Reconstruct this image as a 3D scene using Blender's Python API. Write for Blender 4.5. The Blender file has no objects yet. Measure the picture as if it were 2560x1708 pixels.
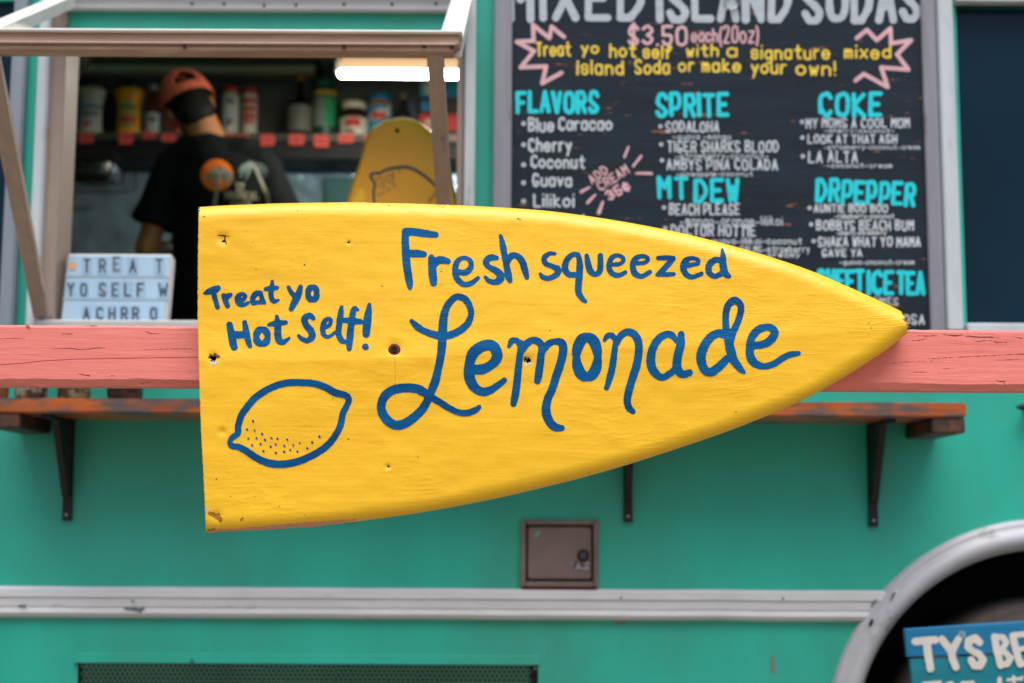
import bpy, bmesh, math, random
import numpy as np
from mathutils import Vector, Matrix
from mathutils.bvhtree import BVHTree
R = math.radians
random.seed(7); rng = np.random.default_rng(7)
sc = bpy.context.scene
C = sc.collection
# ------------------------------------------------------------ camera, world, sun, exposure
CAM = Vector((0, 0, 1.0)); TILT = R(7.2); ROLL = R(0.3); FPX = 3600.0
f_ = Vector((0, math.cos(TILT), math.sin(TILT)))
u_ = Vector((0, -math.sin(TILT), math.cos(TILT)))
r_ = Vector((1, 0, 0))
r2 = r_*math.cos(ROLL) + u_*math.sin(ROLL)
u2 = u_*math.cos(ROLL) - r_*math.sin(ROLL)
cd = bpy.data.cameras.new('camera'); cam = bpy.data.objects.new('camera', cd); C.objects.link(cam)
m = Matrix((r2, u2, -f_)).transposed().to_4x4(); m.translation = CAM
cam.matrix_world = m
cd.sensor_width = 36; cd.lens = 36*FPX/2560; cd.clip_end = 3000; cd.clip_start = 0.05
cd.dof.use_dof = True; cd.dof.focus_distance = 2.40; cd.dof.aperture_fstop = 2.8; cd.dof.aperture_blades = 0
sc.camera = cam
SUN_EL, SUN_AZ = 66, 6      # azimuth measured from behind the camera towards its right
w = bpy.data.worlds.new('World'); sc.world = w; w.use_nodes = True
nt = w.node_tree; bg = nt.nodes['Background']
sky = nt.nodes.new('ShaderNodeTexSky'); sky.sky_type = 'NISHITA'; sky.sun_disc = False
sky.sun_elevation = R(SUN_EL); sky.sun_rotation = R(180-SUN_AZ)
sky.air_density = 1.0; sky.dust_density = 4.0; sky.ozone_density = 1.0
nt.links.new(sky.outputs[0], bg.inputs[0]); bg.inputs[1].default_value = 0.06
sl = bpy.data.lights.new('sun', 'SUN'); sl.energy = 1.5; sl.angle = R(52); sl.color = (1, .97, .93)
so = bpy.data.objects.new('sun', sl); C.objects.link(so)
sd = Vector((math.sin(R(SUN_AZ))*math.cos(R(SUN_EL)), -math.cos(R(SUN_AZ))*math.cos(R(SUN_EL)), math.sin(R(SUN_EL))))
so.rotation_euler = sd.to_track_quat('Z', 'Y').to_euler(); so.location = sd*20
vs = sc.view_settings; vs.view_transform = 'Standard'; vs.look = 'None'; vs.gamma = 1; vs.use_curve_mapping = False
vs.exposure = 1.1
sc.cycles.use_denoising = True; sc.cycles.max_bounces = 8

# ------------------------------------------------------------ pixel of the photo -> point on a plane Y
def P(px, py, Y):
    d = r2*((px-1280)/FPX) + u2*(-(py-854)/FPX) + f_
    return CAM + d*((Y-CAM.y)/d.y)
def PZ(px, py, Y): return P(px, py, Y).z
def PX(px, py, Y): return P(px, py, Y).x
def lin(r, g=None, b=None):
    if g is None: g = b = r
    f = lambda c: ((c/255+.055)/1.055)**2.4 if c > 10 else c/255/12.92
    return (f(r), f(g), f(b), 1)

# ------------------------------------------------------------ materials
def M(name, col, rough=.5, metal=0, var=.12, scale=4, stretch=(1, 1, 1), col2=None, thr=.6, soft=.06, scale2=6,
      stretch2=(1, 1, 1), bump=0, bscale=40, bstretch=(1, 1, 1), spec=.5, emit=0, coat=0, bump2=0, bscale2=8, rvar=.1, warp=0):
    mt = bpy.data.materials.new(name); mt.use_nodes = True
    n = mt.node_tree.nodes; L = mt.node_tree.links; b = n['Principled BSDF']
    tc = n.new('ShaderNodeTexCoord')
    def noise(sca, st, det=6, rough_=.6, dist=0):
        mp = n.new('ShaderNodeMapping'); mp.inputs['Scale'].default_value = st
        L.new(tc.outputs['Object'], mp.inputs[0])
        t = n.new('ShaderNodeTexNoise'); t.inputs['Scale'].default_value = sca; t.inputs['Detail'].default_value = det
        t.inputs['Roughness'].default_value = rough_; t.inputs['Distortion'].default_value = dist
        L.new(mp.outputs[0], t.inputs['Vector']); return t.outputs[0]
    nz = noise(scale, stretch)
    mr = n.new('ShaderNodeMapRange'); mr.inputs[1].default_value = .3; mr.inputs[2].default_value = .7
    mr.inputs[3].default_value = 1-var; mr.inputs[4].default_value = 1+var; L.new(nz, mr.inputs[0])
    hs = n.new('ShaderNodeHueSaturation'); hs.inputs['Color'].default_value = col; L.new(mr.outputs[0], hs.inputs['Value'])
    out = hs.outputs[0]
    if col2 is not None:
        n2 = noise(scale2, stretch2, 8, .65)
        rp = n.new('ShaderNodeMapRange'); rp.inputs[1].default_value = thr-soft; rp.inputs[2].default_value = thr+soft
        L.new(n2, rp.inputs[0])
        mx = n.new('ShaderNodeMix'); mx.data_type = 'RGBA'
        L.new(rp.outputs[0], mx.inputs[0]); L.new(out, mx.inputs[6]); mx.inputs[7].default_value = col2
        out = mx.outputs[2]
    L.new(out, b.inputs['Base Color'])
    rr = n.new('ShaderNodeMapRange'); rr.inputs[1].default_value = .3; rr.inputs[2].default_value = .7
    rr.inputs[3].default_value = max(0, rough-rvar); rr.inputs[4].default_value = min(1, rough+rvar)
    L.new(nz, rr.inputs[0]); L.new(rr.outputs[0], b.inputs['Roughness'])
    b.inputs['Metallic'].default_value = metal; b.inputs['Specular IOR Level'].default_value = spec
    b.inputs['Coat Weight'].default_value = coat; b.inputs['Coat Roughness'].default_value = .25
    if emit: 
        b.inputs['Emission Color'].default_value = col; b.inputs['Emission Strength'].default_value = emit
    prev = None
    for (bs, sca, st, di) in ((bump, bscale, bstretch, .15), (bump2, bscale2, (1, 1, 1), 0)):
        if bs:
            t = noise(sca, st, 5, .6, di+warp)
            bp = n.new('ShaderNodeBump'); bp.inputs['Strength'].default_value = 1; bp.inputs['Distance'].default_value = bs
            L.new(t, bp.inputs['Height'])
            if prev: L.new(prev, bp.inputs['Normal'])
            prev = bp.outputs[0]
    if prev: L.new(prev, b.inputs['Normal'])
    return mt

# ------------------------------------------------------------ objects
def root_loc(p):
    v = Vector((0, 0, 0))
    while p is not None: v += p.location; p = p.parent
    return v
def link(name, me, mat, parent=None, smooth=False):
    if parent is not None:
        me.transform(Matrix.Translation(-root_loc(parent)))
    if mat is not None and not me.materials: me.materials.append(mat)
    if smooth: me.polygons.foreach_set('use_smooth', [True]*len(me.polygons))
    o = bpy.data.objects.new(name, me); C.objects.link(o); o.parent = parent
    return o
def raw(name, V, F, mat, parent=None, smooth=False):
    me = bpy.data.meshes.new(name); me.from_pydata([tuple(v) for v in V], [], F); me.update()
    return link(name, me, mat, parent, smooth)
def thing(name, loc, label, cat, group=None):
    o = bpy.data.objects.new(name, None); C.objects.link(o); o.location = loc; o.empty_display_size = .05
    o['label'] = label; o['category'] = cat
    if group: o['group'] = group
    return o
def tag(o, label, cat, group=None):
    o['label'] = label; o['category'] = cat
    if group: o['group'] = group
    return o
def struct(o): o['kind'] = 'structure'; return o
def bmo(name, bm, mat, parent=None, smooth=False):
    bmesh.ops.recalc_face_normals(bm, faces=bm.faces)
    me = bpy.data.meshes.new(name); bm.to_mesh(me); bm.free(); return link(name, me, mat, parent, smooth)
def addbox(bm, a, b, bev=0, seg=1):
    mm = Matrix.Translation([(a[i]+b[i])/2 for i in range(3)]) @ Matrix.Diagonal([abs(b[i]-a[i]) for i in range(3)]+[1])
    r = bmesh.ops.create_cube(bm, size=1, matrix=mm)
    if bev:
        es = list({e for v in r['verts'] for e in v.link_edges})
        bmesh.ops.bevel(bm, geom=es, offset=bev, segments=seg, affect='EDGES')
def box(name, a, b, mat, parent=None, bev=.002, seg=1):
    bm = bmesh.new(); addbox(bm, a, b, bev, seg); return bmo(name, bm, mat, parent)
def rbox(name, x0, y0, x1, y1, Y, depth, mat, parent=None, bev=.002, front=0):
    """box whose front face covers the photo rectangle x0,y0..x1,y1 on plane Y (edges kept upright and level)"""
    ym, xm = (y0+y1)/2, (x0+x1)/2
    a = (PX(x0, ym, Y), Y-front, PZ(xm, y1, Y)); b = (PX(x1, ym, Y), Y+depth, PZ(xm, y0, Y))
    return box(name, a, b, mat, parent, bev)
def lathe(name, prof, c, mat, parent=None, seg=32, a0=0, a1=2*math.pi, smooth=True, sx=1, sy=1):
    V, F = [], []; full = abs(a1-a0-2*math.pi) < 1e-6; n = seg if full else seg+1
    for (r, z) in prof:
        for k in range(n):
            a = a0+(a1-a0)*k/seg
            V.append((c[0]+r*math.cos(a)*sx, c[1]+r*math.sin(a)*sy, c[2]+z))
    for i in range(len(prof)-1):
        for k in range(seg):
            k2 = (k+1) % n if full else k+1
            F.append((i*n+k, i*n+k2, (i+1)*n+k2, (i+1)*n+k))
    if full:
        if prof[0][0] > 1e-4: F.append(tuple(range(n))[::-1])
        if prof[-1][0] > 1e-4: F.append(tuple((len(prof)-1)*n+k for k in range(n)))
    return raw(name, V, F, mat, parent, smooth)
def disc(name, c, r, depth, mat, parent=None, seg=20, dome=0):
    """disc or dome facing the camera side (-Y)"""
    prof = [(r, 0), (r, depth*.7), (r*.85, depth), (0.0001, depth+dome)]
    V, F = [], []
    for (rr, d) in prof:
        for k in range(seg):
            a = 2*math.pi*k/seg; V.append((c[0]+rr*math.cos(a), c[1]-d, c[2]+rr*math.sin(a)))
    for i in range(3):
        for k in range(seg): F.append((i*seg+k, i*seg+(k+1) % seg, (i+1)*seg+(k+1) % seg, (i+1)*seg+k))
    return raw(name, V, F, mat, parent, False)

# ------------------------------------------------------------ brush strokes -> filled mesh (distance field + marching squares)
def catmull(pts, n=8):
    pts = [np.array(p, float) for p in pts]
    if len(pts) < 3: return pts
    Q = [2*pts[0]-pts[1]]+pts+[2*pts[-1]-pts[-2]]; out = []
    for i in range(1, len(Q)-2):
        p0, p1, p2, p3 = Q[i-1:i+3]
        for k in range(n):
            t = k/n
            out.append(.5*((2*p1)+(-p0+p2)*t+(2*p0-5*p1+4*p2-p3)*t*t+(-p0+3*p1-3*p2+p3)*t**3))
    out.append(pts[-1]); return out
def stroke_mesh(strokes, cell, mapf, rag=0.0, run=8):
    """strokes: lists of (x, y, width) in photo pixels. Returns verts, faces of their union mapped by mapf."""
    allp = np.array([p for s in strokes for p in s])
    wmax = allp[:, 2].max()/2+2*cell
    x0, y0 = allp[:, 0].min()-wmax, allp[:, 1].min()-wmax
    nx = int((allp[:, 0].max()+wmax-x0)/cell)+2; ny = int((allp[:, 1].max()+wmax-y0)/cell)+2
    D = np.full((ny, nx), 1e3)
    for s in strokes:
        if len(s) == 1: s = [s[0], (s[0][0]+.01, s[0][1], s[0][2])]
        for (ax, ay, aw), (bx, by, bw) in zip(s[:-1], s[1:]):
            rr = max(aw, bw)/2+2*cell
            i0 = max(0, int((min(ax, bx)-rr-x0)/cell)); i1 = min(nx, int((max(ax, bx)+rr-x0)/cell)+2)
            j0 = max(0, int((min(ay, by)-rr-y0)/cell)); j1 = min(ny, int((max(ay, by)+rr-y0)/cell)+2)
            X = x0+cell*np.arange(i0, i1)[None, :]; Y = y0+cell*np.arange(j0, j1)[:, None]
            dx, dy = bx-ax, by-ay; l2 = dx*dx+dy*dy+1e-9
            t = np.clip(((X-ax)*dx+(Y-ay)*dy)/l2, 0, 1)
            d = np.hypot(X-ax-t*dx, Y-ay-t*dy)-(aw+(bw-aw)*t)/2
            D[j0:j1, i0:i1] = np.minimum(D[j0:j1, i0:i1], d)
    if rag:
        g = rng.normal(size=D.shape)
        g = (g+np.roll(g, 1, 0)+np.roll(g, 1, 1)+np.roll(g, -1, 1)+np.roll(g, -1, 0))/2.2
        D = D+g*rag
    ins = D < 0
    V, F, idx = [], [], {}
    def vert(x, y):
        k = (round(x*100), round(y*100))
        if k not in idx: idx[k] = len(V); V.append(mapf(x, y))
        return idx[k]
    full = ins[:-1, :-1] & ins[1:, :-1] & ins[:-1, 1:] & ins[1:, 1:]
    anyc = (ins[:-1, :-1] | ins[1:, :-1] | ins[:-1, 1:] | ins[1:, 1:]) & ~full
    for j in range(full.shape[0]):
        row = np.flatnonzero(full[j]); k = 0
        while k < len(row):
            e = k
            while e+1 < len(row) and row[e+1] == row[e]+1 and e-k+1 < run: e += 1
            xa, xb = x0+cell*row[k], x0+cell*(row[e]+1); ya, yb = y0+cell*j, y0+cell*(j+1)
            F.append((vert(xa, ya), vert(xa, yb), vert(xb, yb), vert(xb, ya))); k = e+1
    for j, i in zip(*np.nonzero(anyc)):
        cs = [(i, j), (i, j+1), (i+1, j+1), (i+1, j)]; poly = []
        for k in range(4):
            a, b = cs[k], cs[(k+1) % 4]; da, db = D[a[1], a[0]], D[b[1], b[0]]
            if da < 0: poly.append(vert(x0+cell*a[0], y0+cell*a[1]))
            if (da < 0) != (db < 0):
                t = da/(da-db); poly.append(vert(x0+cell*(a[0]+t*(b[0]-a[0])), y0+cell*(a[1]+t*(b[1]-a[1]))))
        q = []
        for v in poly:
            if not q or v != q[-1]: q.append(v)
        if len(q) > 2 and q[0] == q[-1]: q.pop()
        if len(set(q)) == len(q) and len(q) > 2: F.append(tuple(q))
    return V, F
def paint(name, strokes, cell, mapf, mat, parent=None, rag=0, run=8):
    V, F = stroke_mesh(strokes, cell, mapf, rag, run); return raw(name, V, F, mat, parent)

# a hand lettering alphabet: strokes of grid digits, x 0-4, y 0-8 (baseline 2, small letters reach 6, capitals 8)
G = dict(A='l022842 l1434', B='l0208 s0838473605 s0535444332 l3202', C='s473828070304132232 s3243', D='l0208 s0828464422 l2202',
 E='l48080242 l0535', F='l480802 l0535', G='s47381806041232 s324344 l4424', H='l0208 l4842 l0545', I='l2822', J='s38342203',
 K='l0208 l480542', L='l080242', M='l0208254842', N='l02084248', O='s2807032243472807', P='l0208 s0838463404', Q='s2807032243472807 l2442',
 R='l0208 s0838463505 l2542', S='s473818061534433212 s1203', T='l0848 l2822', U='s080412324448', V='l082248', W='l0812263248',
 X='l0842 l4802', Y='l082548 l2522', Z='l08480242',
 a='s4536160503123243 l4642', b='l0802 s0526454322 l2203', c='s4536160503123243', d='l4842 s4526050322 l2243', e='s04444526050312 s123243',
 f='s473828251612 l0636', g='s452605032243 s46413010', h='l0802 s052645 l4542', i='l2622 l2828', j='s262110 l2828', k='l0802 l360442', l='l2822',
 m='l0602 s05162522 s25364542', n='l0602 s052645 l4542', o='s26050322434526', p='l0600 s052645432203', q='l4640 s452605032243',
 r='l0602 s041636', s='s453616051434433212 l1203', t='s28233242 l0646', u='s0603123243 l4642', v='l062246', w='l0612253246', x='l0642 l4602',
 y='l0623 l4610', z='l06460242')
G.update({'1': 'l172822', '4': 'l380444 l3832', '7': 'l084822', '8': 's2807253328 s2503224325', '$': 's473818061534433212 s1203 l2921', '0': 's2807032243472807', '2': 's071838473502 l0242', '3': 's0728474625 s2544432203',
 '5': 'l480805 s0535443212 l1203', '.': 'l2222', '(': 's38262431', ')': 's18262411', '-': 'l0444', '!': 'l2824 l2222', "'": 'l2826',
 'c/': 's4536160503123243 l2721', '*': 's2605042435442605', '8': 's2807253328 s2503224325'})
def text(t, x0, y0, x1, y1, wd, jit=.6, slant=0):
    """cap top y0, baseline y1, spans x0..x1 -> strokes in photo pixels"""
    glyphs, X = [], 0
    for ch in t:
        if ch == ' ': X += 3; continue
        ss = []
        for tok in G['c/' if ch == '¢' else ch].split():
            pts = [(int(tok[k]), int(tok[k+1])) for k in range(1, len(tok)-1, 2)]
            if len(pts) > 2: pts = [tuple(p[:2]) for p in (catmull([(a, b, 0) for a, b in pts], 5) if tok[0] == 's' else pts)]
            ss.append(pts)
        mn = min(p[0] for s in ss for p in s); mx = max(p[0] for s in ss for p in s)
        glyphs.append((X-mn, ss)); X += mx-mn+2.6
    X -= 2.6; out = []
    sx = (x1-x0-wd)/X; sy = (y1-y0-wd)/6
    for off, ss in glyphs:
        jy = random.uniform(-jit, jit)*sy*.35; sh = random.uniform(-jit, jit)*.05
        for s in ss:
            o = []
            for (gx, gy) in s:
                px = x0+wd/2+(gx+off)*sx+(gy-2)*sy*(slant+sh); py = y1-wd/2-(gy-2)*sy+jy
                o.append((px, py, wd*random.uniform(.9, 1.08)))
            out.append(o)
    return out
def rot(strokes, cx, cy, deg):
    c, s = math.cos(R(deg)), math.sin(R(deg))
    return [[(cx+(x-cx)*c-(y-cy)*s, cy+(x-cx)*s+(y-cy)*c, w_) for x, y, w_ in st] for st in strokes]
def paint_each(name, strokes, *a, **k):
    return [paint(name, [s], *a, **k) for s in strokes]
def plane(Y, off=.0006):
    def f(px, py):
        v = P(px, py, Y-off); return (v.x, v.y, v.z)
    return f
# ------------------------------------------------------------ materials in use
TEAL = lin(38, 178, 158)
m_teal = M('teal_body_paint', TEAL, .42, var=.07, scale=2.4, stretch=(2.2, 1, .5), bump=.0006, bscale=9, bump2=.002, bscale2=1.6, col2=lin(52, 158, 138), thr=.58, soft=.14, scale2=1.8, stretch2=(1.6, 1.6, .8))
m_trim = M('weathered_white_trim', lin(206, 208, 214), .55, var=.10, scale=7, stretch=(.6, 1, 3), col2=lin(120, 118, 120), thr=.70, soft=.06, scale2=14, stretch2=(.5, 1, 2.5), bump=.0008, bscale=30, bstretch=(.4, 1, 4))
m_arch = M('aged_grey_arch_paint', lin(178, 180, 188), .45, var=.12, scale=5, col2=lin(120, 116, 114), thr=.66, soft=.06, scale2=9, bump=.0008, bscale=20)
m_frame = M('aged_white_window_frame', lin(192, 202, 208), .5, var=.1, scale=6, stretch=(3, 1, .5), col2=lin(120, 112, 104), thr=.67, soft=.05, scale2=12, stretch2=(4, 1, .5))
m_brownframe = M('brown_grey_inner_frame', lin(150, 134, 124), .6, var=.12, scale=6, stretch=(4, 1, .4))
m_bluepost = M('blue_grey_post', lin(128, 138, 152), .6, var=.14, scale=6, stretch=(4, 1, .4), bump=.001, bscale=20, bstretch=(5, 1, .4))
m_greywood = M('grey_weathered_wood', lin(136, 138, 148), .75, var=.16, scale=9, stretch=(5, 1, .35), col2=lin(96, 84, 78), thr=.66, soft=.05, scale2=9, stretch2=(3, 1, .5), bump=.0015, bscale=26, bstretch=(6, 1, .3))
m_strut = M('bare_brown_strut_wood', lin(178, 158, 148), .75, var=.12, scale=9, stretch=(5, 2, .5), col2=lin(110, 90, 80), thr=.68, soft=.05, scale2=10, stretch2=(3, 1, .5), bump=.001, bscale=20, bstretch=(5, 1, .4))
m_bar = M('flaking_brown_bar', lin(174, 144, 126), .8, var=.2, scale=8, stretch=(.5, 2, 4), col2=lin(196, 176, 158), thr=.6, soft=.04, scale2=8, stretch2=(.5, 2, 6), bump=.002, bscale=20, bstretch=(.4, 1, 4))
m_white = M('white_paint_chipped', lin(225, 226, 222), .5, var=.06, scale=8, col2=lin(120, 105, 92), thr=.72, soft=.03, scale2=16, bump=.001, bscale=30)
m_glass = M('dark_tinted_glass', lin(8, 38, 56), .1, var=.25, scale=1.2, rvar=.04, spec=.2)
m_black = M('black_iron', lin(12, 12, 13), .55, var=.3, scale=8, col2=lin(70, 46, 36), thr=.66, soft=.05, scale2=14)
m_dark = M('dark_interior', lin(44, 43, 42), .7, var=.15, scale=2)
m_dark2 = M('black_interior', lin(22, 22, 23), .6, var=.15, scale=2)
m_ceil = M('interior_ceiling', lin(190, 186, 170), .7, var=.08, scale=2)
m_steel = M('stainless_splash', lin(156, 184, 204), .27, metal=.45, var=.12, scale=2.5, bump=.006, bscale=3, bstretch=(1.5, 1, .6), bump2=.01, bscale2=9)
m_steel2 = M('brushed_steel', lin(170, 170, 170), .28, metal=1, var=.1, scale=6)
m_counter = M('pale_counter', lin(190, 192, 192), .4, var=.06)
m_yellow = M('sign_yellow_paint', lin(251, 196, 36), .36, var=.035, scale=3.5, stretch=(.5, 1, 2.4), bump=.0006, bscale=30, bstretch=(.2, 1, 2.6), bump2=.002, bscale2=9, rvar=.07, spec=.5, warp=.5,
             col2=lin(240, 180, 24), thr=.64, soft=.14, scale2=5, stretch2=(.6, 1, 1.6))
m_blue = M('sign_blue_paint', lin(0, 92, 150), .45, col2=lin(0, 72, 126), thr=.52, soft=.1, scale2=9, stretch2=(.5, 1, 3), var=.1, scale=12, stretch=(.4, 1, 3), bump=.0009, bscale=30, bstretch=(.2, 1, 2.6), rvar=.08, spec=.15, warp=.5)
m_edge = M('bare_foam_wood_edge', lin(150, 112, 78), .85, var=.3, scale=60, bump=.002, bscale=90)
m_scrape = M('scraped_primer', lin(214, 158, 128), .7, var=.12, scale=30)
m_smear = M('brown_smear', lin(168, 112, 22), .6, var=.3, scale=40)
m_hole = M('splintered_hole', lin(46, 26, 14), .9, var=.6, scale=90)
m_rust = M('rusty_screw_metal', lin(112, 54, 28), .75, metal=.2, var=.45, scale=160, bump=.0006, bscale=200)
m_rustdark = M('dark_rust', lin(54, 30, 22), .8, var=.4, scale=150)
m_wfib = M('pale_glass_fibre', lin(200, 190, 182), .7, var=.25, scale=120)
m_pink = M('coral_pink_paint', lin(236, 132, 122), .5, var=.05, scale=5, stretch=(.4, 1, 2), bump=.0016, bscale=34, bstretch=(.14, 1, 2.2), bump2=.0022, bscale2=10, col2=lin(224, 114, 104), thr=.64, soft=.08, scale2=4, stretch2=(.4, 1, 3), warp=.3)
m_crack = M('dark_crack', lin(96, 34, 30), .9, var=.2)
m_barewood = M('exposed_wood_chip', lin(170, 128, 84), .85, var=.3, scale=60)

# ------------------------------------------------------------ ground
m_ground = M('packed_dirt', lin(134, 124, 108), .95, var=.15, scale=2, bump=.01, bscale=6, col2=lin(92, 104, 60), thr=.6, soft=.06, scale2=.8)
g = raw('ground', [(-600, -600, 0), (600, -600, 0), (600, 600, 0), (-600, 600, 0)], [(0, 1, 2, 3)], m_ground); struct(g)

# ============================================================ the yellow surfboard sign
SY = 2.40
TOP = [(497, 518), (560, 514), (640, 511), (700, 508.5), (860, 506.5), (1000, 509), (1100, 512), (1200, 516), (1300, 522), (1400, 531), (1550, 553), (1700, 582), (1850, 620), (2000, 667), (2100, 708), (2200, 753), (2254, 779), (2275, 792)]
BOT = [(497, 1331), (515, 1330), (650, 1324), (800, 1314), (1000, 1289), (1200, 1254), (1400, 1208), (1550, 1167), (1700, 1119), (1800, 1085), (1900, 1047), (2000, 1004), (2100, 950), (2200, 886), (2266, 835), (2275, 826)]
LEFT = [(518, 496.5), (560, 496), (650, 494.5), (800, 494), (900, 496.5), (1000, 499.5), (1080, 502.5), (1180, 508), (1250, 511.5), (1300, 513.5), (1330, 515)]
RAGX = [(0, 2253), (.12, 2258), (.2, 2263), (.3, 2256), (.38, 2262), (.46, 2270), (.55, 2264), (.65, 2269), (.8, 2266), (1, 2266)]
RIDGE = [(495, 902), (700, 900), (960, 898), (1300, 882), (1700, 868), (2270, 815)]
def ip(tab, x): return float(np.interp(x, [t[0] for t in tab], [t[1] for t in tab]))
def smooth_tab(tab):
    xs = [t[0] for t in tab]; c = catmull([(a, b, 0) for a, b in tab], 8)
    return ([p[0] for p in c], [p[1] for p in c])
TOPs, BOTs = smooth_tab(TOP), smooth_tab(BOT)
DENTS = [(558, 598, 13, .004), (872, 607, 5, .002), (534, 896, 12, .004), (986, 872, 18, .003), (1319, 902, 10, .003), (970, 1167, 6, .0025), (556, 1080, 9, .003), (540, 1290, 14, .003)]
from mathutils import noise as mn
def depth(px, py):
    """how far the painted face lies behind the plane SY"""
    yt, yb = np.interp(px, *TOPs), np.interp(px, *BOTs); yr = ip(RIDGE, px)
    dt = (py-yt); db = (yb-py)
    hw = max(1, (yb-yt)/2)
    up = max(0, yr-py)/1500; dn = max(0, py-yr)/1500
    sharp = max(0, 1-(px-495)/1500)
    k1 = .09*min(1, .45+sharp); d = (k1*up if up < .05 else k1*.05+(.06-.05*max(0, 1-(px-495)/600))*(up-.05)) + .012*dn
    soft = 10+(1-sharp)*60; d -= k1*soft/3000*math.exp(-(((py-yr)/soft)**2))
    rr = min(38, hw*.8)
    slope_t = 1.0/math.hypot(1, (np.interp(px+20, *TOPs)-np.interp(px-20, *TOPs))/40)
    slope_b = 1.0/math.hypot(1, (np.interp(px+20, *BOTs)-np.interp(px-20, *BOTs))/40)
    for dd in (dt*slope_t, db*slope_b):
        t = min(1, max(0, dd)/rr)
        d += .018*(1-math.sqrt(max(0, 1-(1-t)**2)))
    for hx, hy, hr, hd in DENTS:
        q = ((px-hx)**2+(py-hy)**2)/(hr*hr)
        if q < 9: d += hd*math.exp(-q)
    mk = mn.noise((px/230, py/150, 7.7))+.12
    if mk > 0:
        d -= .00030*min(1, mk*3)*max(0, 1-abs(mn.noise((px/85+py/90, py/11, 2.2)))*8)
    d += .0022*mn.noise((px/260, py/170, 3.1)) + .0007*mn.noise((px/60, py/34, 9.1))
    return d
def onboard(off):
    def f(px, py):
        v = P(px, py, SY+depth(px, py)-off); return (v.x, v.y, v.z)
    return f
base = P(1300, 1330, SY+.05)
sign = thing('surfboard_sign', base, 'broken yellow surfboard half with blue hand-painted Fresh squeezed Lemonade lettering, screwed to pink rail', 'sign')
NU, NV = 520, 250
vv = [.5-.5*math.cos(math.pi*(k/NV)) for k in range(NV+1)]; vv = [.55*a+.45*(k/NV) for k, a in enumerate(vv)]
HOLES = [(558, 604, 4.5), (872, 607, 3.6), (534, 896, 13), (1319, 902, 10), (970, 1167, 4), (554, 1084, 2.4)]
V, F = [], []
for iv, v in enumerate(vv):
    jl = 1.6*mn.noise((0, iv*.9, 0))+1.2*mn.noise((5, iv*.3, 0))
    jr = 2.2*mn.noise((9, iv*.7, 0))
    for iu in range(NU+1):
        u = iu/NU
        yy0 = 518+v*(1330-518)
        xl = ip(LEFT, yy0)+jl; xr = ip(RAGX, v)+jr
        x = xl+(xr-xl)*u
        yt, yb = np.interp(x, *TOPs), np.interp(x, *BOTs)
        y = yt+(yb-yt)*v
        q = P(x, y, SY+depth(x, y)); V.append((q.x, q.y, q.z))
W_ = NU+1; px_of = {}
cen = []
for iv in range(NV):
    for iu in range(NU):
        F.append((iv*W_+iu, (iv+1)*W_+iu, (iv+1)*W_+iu+1, iv*W_+iu+1))
Va = np.array(V)
def keep(f):
    c = (Va[f[0]]+Va[f[2]])/2
    for hx, hy, hr in HOLES3:
        d = math.hypot(c[0]-hx[0], c[2]-hx[2])
        if d < hr*.05: return False
        if d < hr*1.2 and d < hr*(.8+.3*mn.noise((c[0]*150, c[2]*150, 1))): return False
    return True
HOLES3 = [(P(hx, hy, SY+depth(hx, hy)), None, hr/1500) for hx, hy, hr in HOLES]
HOLES3 = [(a, None, r) for a, _, r in HOLES3]
HOLES3 = [(h[0], 0, h[2]) for h in HOLES3]
HOLES3 = [((h[0].x, h[0].y, h[0].z), h[1], h[2]) for h in HOLES3]
HL = [(h[0], h[0], h[2]) for h in HOLES3]
def keepf(f):
    cx, cz = (Va[f[0]][0]+Va[f[2]][0])/2, (Va[f[0]][2]+Va[f[2]][2])/2
    for c, _, hr in HL:
        dx, dz = cx-c[0], cz-c[2]
        if abs(dx) < hr*1.3 and abs(dz) < hr*1.3:
            if math.hypot(dx, dz) < hr*(.85+.35*mn.noise((cx*190, cz*190, 1))): return False
    return True
F = [f for f in F if keepf(f)]
# back face and edge wall
BY = SY+.055
ring = [iu for iu in range(W_)] + [iv*W_+NU for iv in range(1, NV+1)] + [NV*W_+iu for iu in range(NU-1, -1, -1)] + [iv*W_ for iv in range(NV-1, 0, -1)]
n0 = len(V); V += [(V[k][0], BY+.001*mn.noise((k*.7, 0, 0)), V[k][2]) for k in ring]
for k in range(len(ring)):
    F.append((ring[k], ring[(k+1) % len(ring)], n0+(k+1) % len(ring), n0+k))
F.append(tuple(range(n0, n0+len(ring))))
body = raw('board', V, F, m_yellow, sign, True)
body.data.materials.append(m_edge)
# rim of the broken nose and the sawn left edge show the core
mats = [0]*len(body.data.polygons)
nf = len(F)-1-len(ring)
for k in range(len(ring)):
    if W_ <= k < W_+NV or k >= W_+NV+NU: mats[nf+k] = 1
body.data.polygons.foreach_set('material_index', mats)
sm = [True]*(nf)+[False]*(len(F)-nf); body.data.polygons.foreach_set('use_smooth', sm)

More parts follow.
